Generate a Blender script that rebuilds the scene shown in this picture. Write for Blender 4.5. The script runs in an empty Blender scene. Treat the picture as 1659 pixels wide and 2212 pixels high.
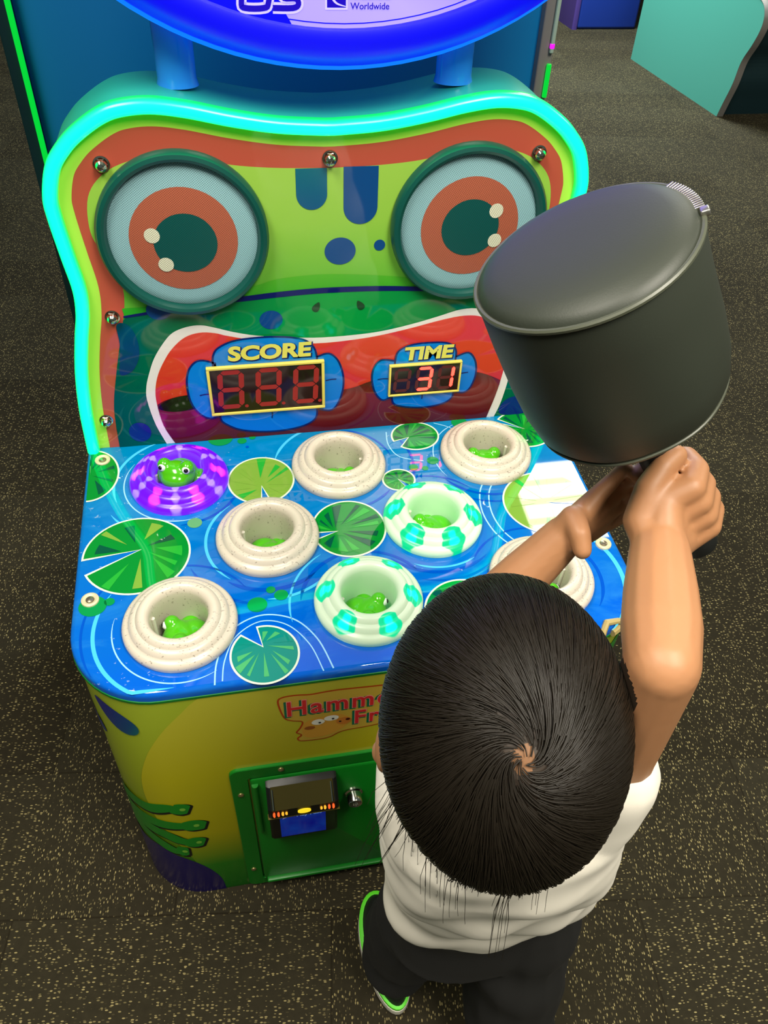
import bpy, bmesh, math, random
import numpy as np
from mathutils import Vector, Matrix, Euler
random.seed(7); rng = np.random.default_rng(11)
scene = bpy.context.scene
COL = scene.collection
PI = math.pi

# ------------------------------------------------------------------ geometry of the place (metres)
H, D, TILT = 0.5873, 0.4347, math.radians(3.557)       # play table: rear height, depth along the slope, slope
CT, ST = math.cos(TILT), math.sin(TILT)
FY = -0.432                                             # front of the cabinet
HW, RC = 0.358, 0.10                                    # cabinet half width and corner radius

def T(x, s, h=0.0):                                     # point on the sloping table: x across, s from the rear edge, h above
    return Vector((x, -s*CT - h*ST, H - s*ST + h*CT))
def FP(u, v, off=0.0):                                  # point on the upright frog face
    return Vector((u, -off, H + v))
def CABP(s, z, off=0.0):                                # point on the wrapped cabinet front
    a = HW - RC
    if abs(s) <= a: return Vector((s, FY - off, z))
    sg = 1 if s > 0 else -1
    l = abs(s) - a; th = l/RC
    if th < PI/2:
        r = RC + off
        return Vector((sg*(a + r*math.sin(th)), FY + RC - r*math.cos(th), z))
    return Vector((sg*(HW + off), FY + RC + (l - RC*PI/2), z))

# ------------------------------------------------------------------ materials
def lin(c):
    out = []
    for v in c[:3]:
        v = v/255.0
        out.append(v/12.92 if v <= 0.04045 else ((v+0.055)/1.055)**2.4)
    return (*out, 1.0)
MATS = {}
def M(name, rgb, rough=0.5, metal=0.0, coat=0.0, emit=None, estr=0.0, spec=0.5, bump=None, sss=0.0, trans=0.0):
    if name in MATS: return MATS[name]
    m = bpy.data.materials.new(name); m.use_nodes = True
    b = m.node_tree.nodes['Principled BSDF']
    b.inputs['Base Color'].default_value = lin(rgb)
    b.inputs['Roughness'].default_value = rough
    b.inputs['Metallic'].default_value = metal
    b.inputs['Coat Weight'].default_value = coat
    b.inputs['Coat Roughness'].default_value = 0.04
    b.inputs['Specular IOR Level'].default_value = spec
    if emit:
        b.inputs['Emission Color'].default_value = lin(emit); b.inputs['Emission Strength'].default_value = estr
    if sss:
        b.inputs['Subsurface Weight'].default_value = sss
        b.inputs['Subsurface Radius'].default_value = (1.0, 0.4, 0.25); b.inputs['Subsurface Scale'].default_value = 0.004
    if bump:
        N(m).bump(b, *bump)
    MATS[name] = m
    return m
class N:                                                # small node helper
    def __init__(s, m): s.m = m; s.t = m.node_tree; s.b = s.t.nodes.get('Principled BSDF')
    def n(s, typ, **kw):
        nd = s.t.nodes.new(typ)
        for k, v in kw.items(): setattr(nd, k, v)
        return nd
    def l(s, a, b): s.t.links.new(a, b)
    def obj(s): return s.n('ShaderNodeTexCoord').outputs['Object']
    def math(s, op, a, b=None, c=None, clamp=False):
        nd = s.n('ShaderNodeMath', operation=op, use_clamp=clamp)
        for i, v in enumerate((a, b, c)):
            if v is None: continue
            if isinstance(v, (int, float)): nd.inputs[i].default_value = v
            else: s.l(v, nd.inputs[i])
        return nd.outputs[0]
    def ramp(s, fac, stops, interp='LINEAR'):
        nd = s.n('ShaderNodeValToRGB'); cr = nd.color_ramp; cr.interpolation = interp
        while len(cr.elements) < len(stops): cr.elements.new(0.5)
        for e, (p, c) in zip(cr.elements, stops):
            e.position = p; e.color = lin(c) if len(c) == 3 else c
        s.l(fac, nd.inputs[0]); return nd.outputs[0]
    def noise(s, vec, scale, detail=3, rough=0.5, dist=0.0):
        nd = s.n('ShaderNodeTexNoise'); nd.inputs['Scale'].default_value = scale
        nd.inputs['Detail'].default_value = detail; nd.inputs['Roughness'].default_value = rough
        nd.inputs['Distortion'].default_value = dist
        s.l(vec, nd.inputs['Vector']); return nd.outputs['Fac']
    def mapping(s, vec, scale=(1,1,1), rot=(0,0,0), loc=(0,0,0)):
        nd = s.n('ShaderNodeMapping'); nd.inputs['Scale'].default_value = scale
        nd.inputs['Rotation'].default_value = rot; nd.inputs['Location'].default_value = loc
        s.l(vec, nd.inputs['Vector']); return nd.outputs[0]
    def mix(s, fac, a, b, mode='MIX'):
        nd = s.n('ShaderNodeMix', data_type='RGBA', blend_type=mode)
        for sock, v in ((nd.inputs[0], fac), (nd.inputs[6], a), (nd.inputs[7], b)):
            if isinstance(v, (int, float)): sock.default_value = v
            elif isinstance(v, tuple): sock.default_value = lin(v)
            else: s.l(v, sock)
        return nd.outputs[2]
    def sep(s, vec):
        nd = s.n('ShaderNodeSeparateXYZ'); s.l(vec, nd.inputs[0]); return nd.outputs
    def bump(s, b, scale, strength, dist=0.001):
        f = s.noise(s.obj(), scale, 4, 0.6)
        nd = s.n('ShaderNodeBump'); nd.inputs['Strength'].default_value = strength; nd.inputs['Distance'].default_value = dist
        s.l(f, nd.inputs['Height']); s.l(nd.outputs[0], b.inputs['Normal'])
    def color(s, sock): s.l(sock, s.b.inputs['Base Color'])

def gloss(name, rgb, rough=0.12): return M(name, rgb, rough=rough, spec=0.5)

# ------------------------------------------------------------------ mesh builder
class MB:
    def __init__(s): s.v = []; s.f = []; s.m = []; s.mats = []
    def mi(s, mat):
        if mat not in s.mats: s.mats.append(mat)
        return s.mats.index(mat)
    def add(s, verts, faces, mat):
        o = len(s.v); k = s.mi(mat)
        s.v += [tuple(p) for p in verts]
        for f in faces: s.f.append([i+o for i in f]); s.m.append(k)
    def poly(s, pts, mat): s.add(pts, [list(range(len(pts)))], mat)
    def fan(s, pts, mat):
        s.poly(pts, mat)
    def strip(s, a, b, mat, closed=False):
        n = len(a); f = []
        for i in range(n if closed else n-1):
            j = (i+1) % n; f.append([i, j, n+j, n+i])
        s.add(list(a)+list(b), f, mat)
    def loft(s, rings, mat, closed=True, cap0=True, cap1=True):
        n = len(rings[0]); v = [p for r in rings for p in r]; f = []
        for k in range(len(rings)-1):
            for i in range(n if closed else n-1):
                j = (i+1) % n
                f.append([k*n+i, k*n+j, (k+1)*n+j, (k+1)*n+i])
        if cap0: f.append(list(range(n))[::-1])
        if cap1: f.append([(len(rings)-1)*n+i for i in range(n)])
        s.add(v, f, mat)
    def lathe(s, prof, mat, n=64, fn=lambda p: p, cap0=False, cap1=False):
        rings = [[fn(Vector((r*math.cos(2*PI*i/n), r*math.sin(2*PI*i/n), h))) for i in range(n)] for r, h in prof]
        s.loft(rings, mat, True, cap0, cap1)
    def box(s, c, size, mat, rot=None, bev=0.0):
        bm = bmesh.new(); bmesh.ops.create_cube(bm, size=1.0)
        bmesh.ops.scale(bm, vec=size, verts=bm.verts)
        if bev: bmesh.ops.bevel(bm, geom=bm.edges[:], offset=bev, segments=3, affect='EDGES', profile=0.5)
        mt = Matrix.Translation(c) @ (rot.to_4x4() if rot is not None else Matrix())
        bm.transform(mt); s.bm(bm, mat)
    def bm(s, bm, mat):
        bm.verts.index_update()
        s.add([v.co.copy() for v in bm.verts], [[v.index for v in f.verts] for f in bm.faces], mat); bm.free()
    def tube(s, pts, rad, mat, n=12, closed=False, cap=True):
        pts = [Vector(p) for p in pts]; rings = []; m = len(pts)
        up = None
        for i, p in enumerate(pts):
            a = pts[(i-1) % m] if (closed or i > 0) else p
            b = pts[(i+1) % m] if (closed or i < m-1) else p
            t = (b-a).normalized()
            if up is None:
                up = Vector((0, 0, 1)) if abs(t.z) < 0.9 else Vector((1, 0, 0))
            x = (up - t*up.dot(t)).normalized(); y = t.cross(x); up = x
            r = rad[i] if isinstance(rad, (list, tuple)) else rad
            rings.append([p + x*r*math.cos(2*PI*k/n) + y*r*math.sin(2*PI*k/n) for k in range(n)])
        if closed: rings.append(rings[0])
        s.loft(rings, mat, True, cap and not closed, cap and not closed)
    def ball(s, c, r, mat, seg=20, rg=12, mt=None):
        bm = bmesh.new(); bmesh.ops.create_uvsphere(bm, u_segments=seg, v_segments=rg, radius=1.0)
        rr = r if isinstance(r, (tuple, list)) else (r, r, r)
        bmesh.ops.scale(bm, vec=rr, verts=bm.verts)
        bm.transform(Matrix.Translation(c) @ (mt.to_4x4() if mt is not None else Matrix())); s.bm(bm, mat)
    def build(s, name, parent=None, smooth=True, angle=35, mw=None):
        me = bpy.data.meshes.new(name); me.from_pydata(s.v, [], s.f)
        for m in s.mats: me.materials.append(m)
        me.polygons.foreach_set('material_index', s.m); me.update()
        if smooth:
            me.polygons.foreach_set('use_smooth', [True]*len(me.polygons))
            me.set_sharp_from_angle(angle=math.radians(angle))
        o = bpy.data.objects.new(name, me); COL.objects.link(o)
        if parent is not None: o.parent = parent
        if mw is not None: o.matrix_local = mw
        return o
def fixn(o):
    bm = bmesh.new(); bm.from_mesh(o.data); bmesh.ops.recalc_face_normals(bm, faces=bm.faces); bm.to_mesh(o.data); bm.free()
    return o
def tag(o, label=None, cat=None, group=None, kind=None):
    if label: o['label'] = label
    if cat: o['category'] = cat
    if group: o['group'] = group
    if kind: o['kind'] = kind
    return o
def empty(name, loc=(0,0,0), rot=(0,0,0)):
    o = bpy.data.objects.new(name, None); o.empty_display_size = 0.05
    o.location = loc; o.rotation_euler = rot; COL.objects.link(o); return o
def spline(pts, n=8, closed=False):                     # Catmull-Rom through 2-D or 3-D points
    P = [np.array(p, float) for p in pts]; m = len(P); out = []
    for i in range(m if closed else m-1):
        g = lambda k: P[k % m] if closed else P[min(max(k, 0), m-1)]
        p0, p1, p2, p3 = g(i-1), g(i), g(i+1), g(i+2)
        for k in range(n):
            t = k/n
            out.append(0.5*((2*p1)+(-p0+p2)*t+(2*p0-5*p1+4*p2-p3)*t*t+(-p0+3*p1-3*p2+p3)*t**3))
    if not closed: out.append(P[-1])
    return out
def mm(l): return [(a/1000.0, b/1000.0) for a, b in l]
def offset2(pts, d, closed=False):                      # offset a 2-D line to its left by d
    P = [np.array(p[:2], float) for p in pts]; m = len(P); out = []
    for i in range(m):
        a = P[(i-1) % m] if (closed or i > 0) else P[i]; b = P[(i+1) % m] if (closed or i < m-1) else P[i]
        t = b-a; t = t/(np.linalg.norm(t)+1e-12); out.append(P[i]+d*np.array([-t[1], t[0]]))
    return out
def circ(cx, cy, rx, ry=None, n=40, a0=0, a1=2*PI):
    ry = rx if ry is None else ry
    full = abs(a1-a0-2*PI) < 1e-6
    k = n if full else n+1
    return [(cx+rx*math.cos(a0+(a1-a0)*i/n), cy+ry*math.sin(a0+(a1-a0)*i/n)) for i in range(k)]
class Print:                                            # artwork printed on a surface, in thin layers of ink
    def __init__(s, mb, fn, base=0.0): s.mb = mb; s.fn = fn; s.h = base
    def fill(s, pts, mat, h): 
        s.mb.poly([s.fn(p[0], p[1], h) for p in pts], mat)
    def line(s, pts, w, mat, h, closed=False):
        if callable(w): 
            n = len(pts); P = [np.array(p[:2]) for p in pts]; A = offset2(pts, 1.0, closed); a = []; b = []
            for i in range(n):
                d = (A[i]-P[i])*w(i/(n-1))/2; a.append(P[i]+d); b.append(P[i]-d)
        else:
            a = offset2(pts, w/2, closed); b = offset2(pts, -w/2, closed)
        s.mb.strip([s.fn(p[0], p[1], h) for p in a], [s.fn(p[0], p[1], h) for p in b], mat, closed)
    def text(s, txt, x, y, height, mat, h, rot=0.0, shear=0.0, bold=0.0, sx=1.0, align='LEFT', space=1.0):
        cu = bpy.data.curves.new('t', 'FONT'); cu.body = txt; cu.size = 1.0; cu.shear = shear; cu.offset = bold
        cu.space_character = space; cu.align_x = align; cu.resolution_u = 4
        ob = bpy.data.objects.new('t', cu); COL.objects.link(ob)
        dg = bpy.context.evaluated_depsgraph_get(); me = bpy.data.meshes.new_from_object(ob.evaluated_get(dg))
        k = height/0.70; c, sn = math.cos(rot), math.sin(rot)
        vs = []
        for v in me.vertices:
            a, b = v.co.x*k*sx, v.co.y*k
            vs.append(s.fn(x+a*c-b*sn, y+a*sn+b*c, h))
        fs = [list(p.vertices) for p in me.polygons]
        s.mb.add(vs, fs, mat)
        bpy.data.objects.remove(ob); bpy.data.meshes.remove(me); bpy.data.curves.remove(cu)

# ------------------------------------------------------------------ smooth bodies grown from tapered limbs
def limb(bm_v, bm_f, p1, r1, p2, r2, n=14, k=5):
    p1, p2 = Vector(p1), Vector(p2); t = (p2-p1)
    if t.length < 1e-6: t = Vector((0, 0, 1))
    t.normalize(); up = Vector((0, 0, 1)) if abs(t.z) < 0.9 else Vector((1, 0, 0))
    x = (up-t*up.dot(t)).normalized(); y = t.cross(x); rings = []
    for i in range(k+1):
        a = -PI/2 + (PI/2)*i/k
        rings.append((p1 + t*r1*math.sin(a), max(r1*math.cos(a), 1e-5)))
    for i in range(k+1):
        a = (PI/2)*i/k
        rings.append((p2 + t*r2*math.sin(a), max(r2*math.cos(a), 1e-5)))
    o = len(bm_v)
    for c, r in rings:
        for j in range(n): bm_v.append(tuple(c + x*r*math.cos(2*PI*j/n) + y*r*math.sin(2*PI*j/n)))
    m = len(rings)
    for i in range(m-1):
        for j in range(n):
            q = (j+1) % n; bm_f.append([o+i*n+j, o+i*n+q, o+(i+1)*n+q, o+(i+1)*n+j])
    bm_f.append([o+j for j in range(n)][::-1]); bm_f.append([o+(m-1)*n+j for j in range(n)])
def organic(name, prims, voxel, smooth, mat, parent=None, disp=None):
    v, f = [], []
    for p in prims:
        if p[0] == 'L': limb(v, f, *p[1:5])
        elif p[0] == 'C':                               # chain of (point, radius)
            ch = p[1]
            for a, b in zip(ch, ch[1:]): limb(v, f, a[0], a[1], b[0], b[1])
        elif p[0] == 'E':
            bm = bmesh.new(); bmesh.ops.create_uvsphere(bm, u_segments=28, v_segments=18, radius=1.0)
            bmesh.ops.scale(bm, vec=p[2], verts=bm.verts)
            rot = p[3] if len(p) > 3 else Matrix.Identity(3)
            bm.transform(Matrix.Translation(p[1]) @ rot.to_4x4()); bm.verts.index_update(); o = len(v)
            v += [tuple(q.co) for q in bm.verts]; f += [[q.index+o for q in fc.verts] for fc in bm.faces]; bm.free()
    me = bpy.data.meshes.new('tmp'); me.from_pydata(v, [], f)
    ob = bpy.data.objects.new('tmp', me); COL.objects.link(ob)
    r = ob.modifiers.new('r', 'REMESH'); r.mode = 'VOXEL'; r.voxel_size = voxel
    s = ob.modifiers.new('s', 'SMOOTH'); s.factor = 0.5; s.iterations = smooth
    dg = bpy.context.evaluated_depsgraph_get(); dg.update()
    out = bpy.data.meshes.new_from_object(ob.evaluated_get(dg)); bpy.data.objects.remove(ob); bpy.data.meshes.remove(me)
    out.name = name; out.materials.clear(); out.materials.append(mat)
    if disp:
        co = np.empty(len(out.vertices)*3); out.vertices.foreach_get('co', co); co = co.reshape(-1, 3)
        no = np.empty(len(out.vertices)*3); out.vertices.foreach_get('normal', no); no = no.reshape(-1, 3)
        co = disp(co, no); out.vertices.foreach_set('co', co.ravel()); out.update()
    out.polygons.foreach_set('use_smooth', [True]*len(out.polygons))
    o = bpy.data.objects.new(name, out); COL.objects.link(o)
    if parent is not None: o.parent = parent
    return o

# ================================================================== CARPET FLOOR
def carpet():
    m = bpy.data.materials.new('loop_pile_carpet'); m.use_nodes = True; k = N(m); b = k.b
    co = k.mapping(k.obj(), rot=(0, 0, math.radians(8)))
    ch = k.n('ShaderNodeTexChecker'); ch.inputs['Scale'].default_value = 2.0
    k.l(co, ch.inputs['Vector']); chk = ch.outputs['Fac']
    def specks(scale):
        vo = k.n('ShaderNodeTexVoronoi'); vo.inputs['Scale'].default_value = 1.0; vo.inputs['Randomness'].default_value = 0.75
        k.l(k.mapping(co, scale=scale), vo.inputs['Vector'])
        rnd = k.sep(vo.outputs['Color'])[0]
        near = k.math('LESS_THAN', vo.outputs['Distance'], 0.36)
        lit = k.math('MULTIPLY', near, k.math('MULTIPLY', k.math('SUBTRACT', rnd, 0.32, clamp=True), 1.5))
        return lit, vo.outputs['Distance']
    a, da = specks((150, 330, 1)); c, dc = specks((350, 160, 1))
    lit = k.math('ADD', k.math('MULTIPLY', a, chk), k.math('MULTIPLY', c, k.math('SUBTRACT', 1.0, chk)))
    patch = k.noise(co, 2.1, 3, 0.6); fine = k.noise(co, 60, 2, 0.6)
    tile = k.n('ShaderNodeTexBrick'); tile.inputs['Scale'].default_value = 1.0
    tile.offset = 0.5; tile.inputs['Brick Width'].default_value = 0.5; tile.inputs['Row Height'].default_value = 0.25
    tile.inputs['Mortar Size'].default_value = 0.0015
    tile.inputs['Color1'].default_value = (0.25, 0.25, 0.25, 1); tile.inputs['Color2'].default_value = (1, 1, 1, 1)
    tile.inputs['Mortar'].default_value = (0.1, 0.1, 0.1, 1)
    k.l(co, tile.inputs['Vector'])
    tv = k.sep(tile.outputs['Color'])[0]
    base = k.mix(patch, (27, 23, 15), (48, 42, 28))
    base = k.mix(k.math('MULTIPLY', tv, 0.55), base, (62, 58, 44))
    base = k.mix(k.math('MULTIPLY', fine, 0.5), base, (18, 17, 12))
    amt = k.math('MULTIPLY', lit, k.math('ADD', 0.45, k.math('MULTIPLY', patch, 0.9)), clamp=True)
    col = k.mix(amt, base, (160, 146, 100)); k.color(col)
    b.inputs['Roughness'].default_value = 0.95; b.inputs['Specular IOR Level'].default_value = 0.1
    bp = k.n('ShaderNodeBump'); bp.inputs['Strength'].default_value = 0.8; bp.inputs['Distance'].default_value = 0.004
    k.l(k.math('ADD', lit, k.math('MULTIPLY', fine, 0.6)), bp.inputs['Height']); k.l(bp.outputs[0], b.inputs['Normal'])
    return m
f = MB(); f.poly([(-7, -4, 0), (9, -4, 0), (9, 10, 0), (-7, 10, 0)], carpet())
tag(f.build('floor', smooth=False), kind='structure')

# ================================================================== THE ARCADE MACHINE
machine = empty('arcade_machine')
tag(machine, 'frog themed whack-a-frog arcade machine with glowing green face outline', 'arcade machine')

YEL = bpy.data.materials.new('cabinet_print'); YEL.use_nodes = True
k = N(YEL); z = k.sep(k.obj())[2]; x = k.sep(k.obj())[0]
k.color(k.ramp(k.math('DIVIDE', z, 0.56), [(0.0, (14, 96, 20)), (0.16, (30, 112, 22)), (0.42, (120, 142, 18)), (0.62, (150, 164, 28)), (1.0, (160, 178, 48))]))
YEL.node_tree.nodes['Principled BSDF'].inputs['Roughness'].default_value = 0.22
BEL = bpy.data.materials.new('belly_print'); BEL.use_nodes = True
k = N(BEL); z = k.sep(k.obj())[2]
k.color(k.ramp(k.math('DIVIDE', z, 0.56), [(0.0, (14, 100, 22)), (0.17, (40, 120, 22)), (0.36, (168, 160, 12)), (0.65, (182, 174, 22)), (1.0, (182, 178, 58))]))
BEL.node_tree.nodes['Principled BSDF'].inputs['Roughness'].default_value = 0.22
GREEN = M('green_door_paint', (10, 116, 26), 0.35, bump=(500, 0.08, 0.0005))
GREEND = M('hand_green_print', (16, 128, 30), 0.25)
NAVY = M('navy_print', (22, 14, 84), 0.25)
BLACK = M('black_plastic', (14, 15, 13), 0.4)
CHROME = M('chrome', (215, 215, 205), 0.15, metal=1.0)

# ---- lower cabinet with wrapped printed front
c = MB(); zs = [0.0, 0.01, 0.15, 0.3, 0.45, 0.545]
ss = [-HW-0.42+0.0] ; a = HW-RC
SL = a + RC*PI/2 + (0.0-(FY+RC))                        # wrapped length to the rear edge
sv = [-SL] + [-(a+RC*(PI/2)*i/10) for i in range(10, -1, -1)] + [-0.15, 0.0, 0.15] + [a+RC*(PI/2)*i/10 for i in range(11)] + [SL]
TZ = lambda s: 0.0
rows = []
for zz in zs[:-1]: rows.append([CABP(s, zz) for s in sv])
top = []
for s in sv:
    p = CABP(s, 0.0); top.append(Vector((p.x, p.y, H + p.y*ST/CT - 0.006)))
rows.append(top)
c.loft(rows, YEL, False, False, False)
c.poly([rows[0][0], rows[-1][0], rows[-1][-1], rows[0][-1]], YEL)
pr = Print(c, CABP)
def cabline(p): return [(max(min(q[0], SL), -SL), q[1]) for q in p]
BELLY = mm([(-190,557),(-217,539.6),(-238.5,513.7),(-264.3,480.4),(-286.3,438.2),(-300.1,400.8),(-310.6,362.9),(-315,329.9),(-315.6,297.1),(-308,240),(-292,190),(-270,120),(-262,60),(-262,6)])
bl = spline(BELLY, 6)
br = [(-p[0], p[1]) for p in bl]
zs_ = np.linspace(0.557, 0.006, 40); bz = np.array([q[1] for q in bl])[::-1]; bs = np.array([q[0] for q in bl])[::-1]
rows_ = []
for zz in zs_:
    s0 = float(np.interp(zz, bz, bs)); rows_.append([CABP(s0+(-2*s0)*j/48, min(zz, 0.5575), 0.0006) for j in range(49)])
c.loft(rows_, BEL, False, False, False)
def cabfill(ctr, pts, mat, h, rg=5):
    n = len(pts); v = [CABP(ctr[0], ctr[1], h)]; f_ = []
    for q in range(1, rg+1): v += [CABP(ctr[0]+(p[0]-ctr[0])*q/rg, ctr[1]+(p[1]-ctr[1])*q/rg, h) for p in pts]
    for i in range(n):
        j = (i+1) % n; f_.append([0, 1+i, 1+j])
        for q in range(rg-1): f_.append([1+q*n+i, 1+(q+1)*n+i, 1+(q+1)*n+j, 1+q*n+j])
    c.add(v, f_, mat)
LEAF = bpy.data.materials.new('leaf_print'); LEAF.use_nodes = True
k = N(LEAF); xz = k.sep(k.obj()); t_ = k.math('ADD', k.math('MULTIPLY', xz[0], 9.0), k.math('MULTIPLY', xz[2], -4.5))
k.color(k.ramp(k.math('ADD', t_, 5.45), [(0.2, (18, 30, 120)), (0.55, (10, 66, 110)), (0.95, (14, 130, 40))]))
LEAF.node_tree.nodes['Principled BSDF'].inputs['Roughness'].default_value = 0.25
for sg in (-1, 1):
    fl = lambda l: [(-sg*p[0], p[1]) for p in mm(l)]
    # leaf pairs on the corner
    for ctr, L, W, an in (((-0.322, 0.497), 0.036, 0.018, -0.78), ((-0.372, 0.452), 0.026, 0.010, -0.9)):
        pts = []
        for i in range(28):
            q = 2*PI*i/28; u0, v0 = L*math.cos(q), W*math.sin(q)*(1+0.35*math.cos(q))
            pts.append((-sg*(ctr[0]+u0*math.cos(an)-v0*math.sin(an)), ctr[1]+u0*math.sin(an)+v0*math.cos(an)))
        cc = (-sg*ctr[0], ctr[1])
        cabfill(cc, pts, LEAF, 0.0009)
    # navy foot patch: from the bottom edge up
    nb = spline(fl([(-420,140),(-390,142),(-359.7,146),(-324.5,148.7),(-300.9,136.6),(-272.1,116.6),(-250.2,81.5),(-237,42.8),(-233.4,2)]), 5)
    c.strip([CABP(p[0], p[1], 0.0009) for p in nb], [CABP(p[0], 0.001, 0.0009) for p in nb], NAVY)
    # four frog fingers with round tips, each drawn as a band, dark rim below and bright dot on top
    fingers = [[(-380,262),(-350,272),(-318,274),(-288,286),(-278,284),(-268,284),(-258,281)],
               [(-385,232),(-350,232),(-311,233),(-285,234),(-268,234),(-256,233),(-241,229)],
               [(-385,212),(-345,208),(-305,201),(-284,188),(-270,182),(-258,180),(-248,177)],
               [(-390,186),(-350,180),(-318,165),(-298,151),(-288,150),(-281,152),(-274,152)]]
    for i, fg in enumerate(fingers):
        ln = spline(fl(fg), 6)
        wd = lambda t: 0.022*(1-t)+0.0105 if t < 0.62 else 0.0125 + 0.018*math.sin(PI*min(1, (t-0.55)/0.5))**0.8
        for hh, mat, dx, dz, gr in ((0.0011, BLACK, 0.0035, -0.003, 1.12), (0.0014, GREEND, 0, 0, 1.0)):
            q = [(p[0]-sg*dx, p[1]+dz) for p in ln]
            pr.line(q, (lambda t, gr=gr: wd(t)*gr), mat, hh)
        tip = ln[int(len(ln)*0.84)]
        c.add([CABP(tip[0], tip[1], 0.0017)]+[CABP(tip[0]+p[0], tip[1]+p[1], 0.0017) for p in circ(0, 0, 0.0042, n=12)],
              [[0, 1+j, 1+(j+1) % 12] for j in range(12)], M('finger_shine_print', (120, 180, 60), 0.3))
# game title on the front
TRIM = M('title_outline_print', (176, 62, 14), 0.3); TAN = M('title_halo_print', (196, 164, 60), 0.3)
TGRN = M('title_shadow_print', (8, 104, 72), 0.3); TRED = M('title_red_print', (206, 40, 44), 0.3); TPNK = M('title_pale_print', (226, 150, 140), 0.3)
def blob(pts, g): return pts
halo = [(-124,511),(-118,521),(-101,522.5),(-84,520),(-70,521),(-52,522),(-30,521),(-12,520),(10,519),(40,517),(62,514),(70,503),(66,490),(60,480),(66,470),(68,452),(60,440),(40,434),(10,431),(-16,428),(-36,427),(-48,424),(-60,416),(-76,414),(-98,416),(-103,424),(-98,431),(-104,438),(-99,448),(-96,461),(-108,466),(-118,476)]
hp = spline(mm(halo), 5, True)
pr.fill(hp, TRIM, 0.0012)
hin = offset2(hp, 0.0022, True) if True else hp
ctr = np.mean([np.array(p) for p in hp], axis=0)
sgn = 1 if np.mean([np.linalg.norm(p-ctr) for p in hin]) < np.mean([np.linalg.norm(np.array(p)-ctr) for p in hp]) else -1
pr.fill(offset2(hp, sgn*0.0022, True), TAN, 0.0015)
for tx, x0, y0, hh in (('Hammer', -0.115, 0.4795, 0.031), ('Frog', -0.030, 0.4425, 0.029)):
    pr.text(tx, x0-0.0022, y0-0.0016, hh, TGRN, 0.0018, bold=0.055, sx=0.88, space=1.12)
    pr.text(tx, x0, y0, hh, TPNK, 0.0021, bold=0.035, sx=0.88, space=1.12)
    pr.text(tx, x0, y0, hh, TRED, 0.0024, bold=0.012, sx=0.88, space=1.12)
# small round critter badge beside the second word
OR1 = M('badge_tan_print', (206, 150, 52), 0.35); OR2 = M('badge_brown_print', (150, 82, 30), 0.35); WHT = M('white_print', (228, 226, 214), 0.3)
bd = spline(mm([(-92,458),(-80,466),(-66,467),(-52,470),(-40,463),(-34,452),(-42,437),(-58,425),(-78,421),(-92,426),(-96,440)]), 5, True)
pr.fill(bd, OR1, 0.0018)
for e in ((-0.075, 0.457, 0.0085, 0.0062), (-0.058, 0.462, 0.0095, 0.006)):
    pr.fill(circ(e[0], e[1], e[2], e[3], 20), WHT, 0.0021); pr.fill(circ(e[0]+0.002, e[1]-0.0015, 0.0018, 0.0018, 10), BLACK, 0.0024)
pr.fill(circ(-0.042, 0.452, 0.010, 0.008, 20), M('badge_muzzle_print', (196, 118, 44), 0.35), 0.0021)
pr.fill(circ(-0.037, 0.455, 0.003, 0.0026, 12), M('badge_nose_print', (70, 16, 10), 0.3), 0.0024)
pr.fill(circ(-0.047, 0.452, 0.0018, 0.0016, 10), BLACK, 0.0024)
pr.fill(circ(-0.086, 0.446, 0.007, 0.004, 14), OR2, 0.0021)
cab = c.build('lower_cabinet', machine)

# ---- rear housing behind the frog face and the tall back board
BLUEP = M('blue_back_panel', (16, 116, 168), 0.3)
rb = MB(); rb.box((0, 0.19, 0.26), (0.62, 0.37, 0.52), M('dark_green_side', (8, 44, 30), 0.4), bev=0.004)
rb.build('rear_housing', machine)
bb = MB()
bb.box((0, 0.40, 0.90), (0.80, 0.035, 1.80), BLUEP, bev=0.003)
board = bb.build('back_board', machine)
EDGE = M('dark_edge_trim', (10, 42, 44), 0.35)
for sg in (-1, 1):
    e = MB(); e.box((sg*0.402, 0.395, 0.90), (0.024, 0.06, 1.80), EDGE if sg < 0 else M('grey_edge_trim', (120, 116, 108), 0.35), bev=0.003)
    e.build('edge_trim', board)
    e = MB()
    if sg < 0: e.box((-0.392, 0.361, 0.9), (0.008, 0.006, 1.76), M('green_led_strip', (0, 60, 20), 0.3, emit=(0, 230, 60), estr=1.0), bev=0.0015)
    else:
        e.box((0.408, 0.361, 1.40), (0.006, 0.006, 0.76), M('pale_led_strip', (150, 165, 150), 0.3, emit=(120, 150, 120), estr=0.25), bev=0.0015)
        e.box((0.408, 0.3605, 0.98), (0.007, 0.006, 0.05), MATS['green_led_strip'], bev=0.0015)
        e.box((0.408, 0.3605, 1.03), (0.007, 0.006, 0.008), M('magenta_led', (120, 0, 120), 0.3, emit=(235, 30, 235), estr=1.2), bev=0.0015)
    e.build('led_strip', board)

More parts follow.
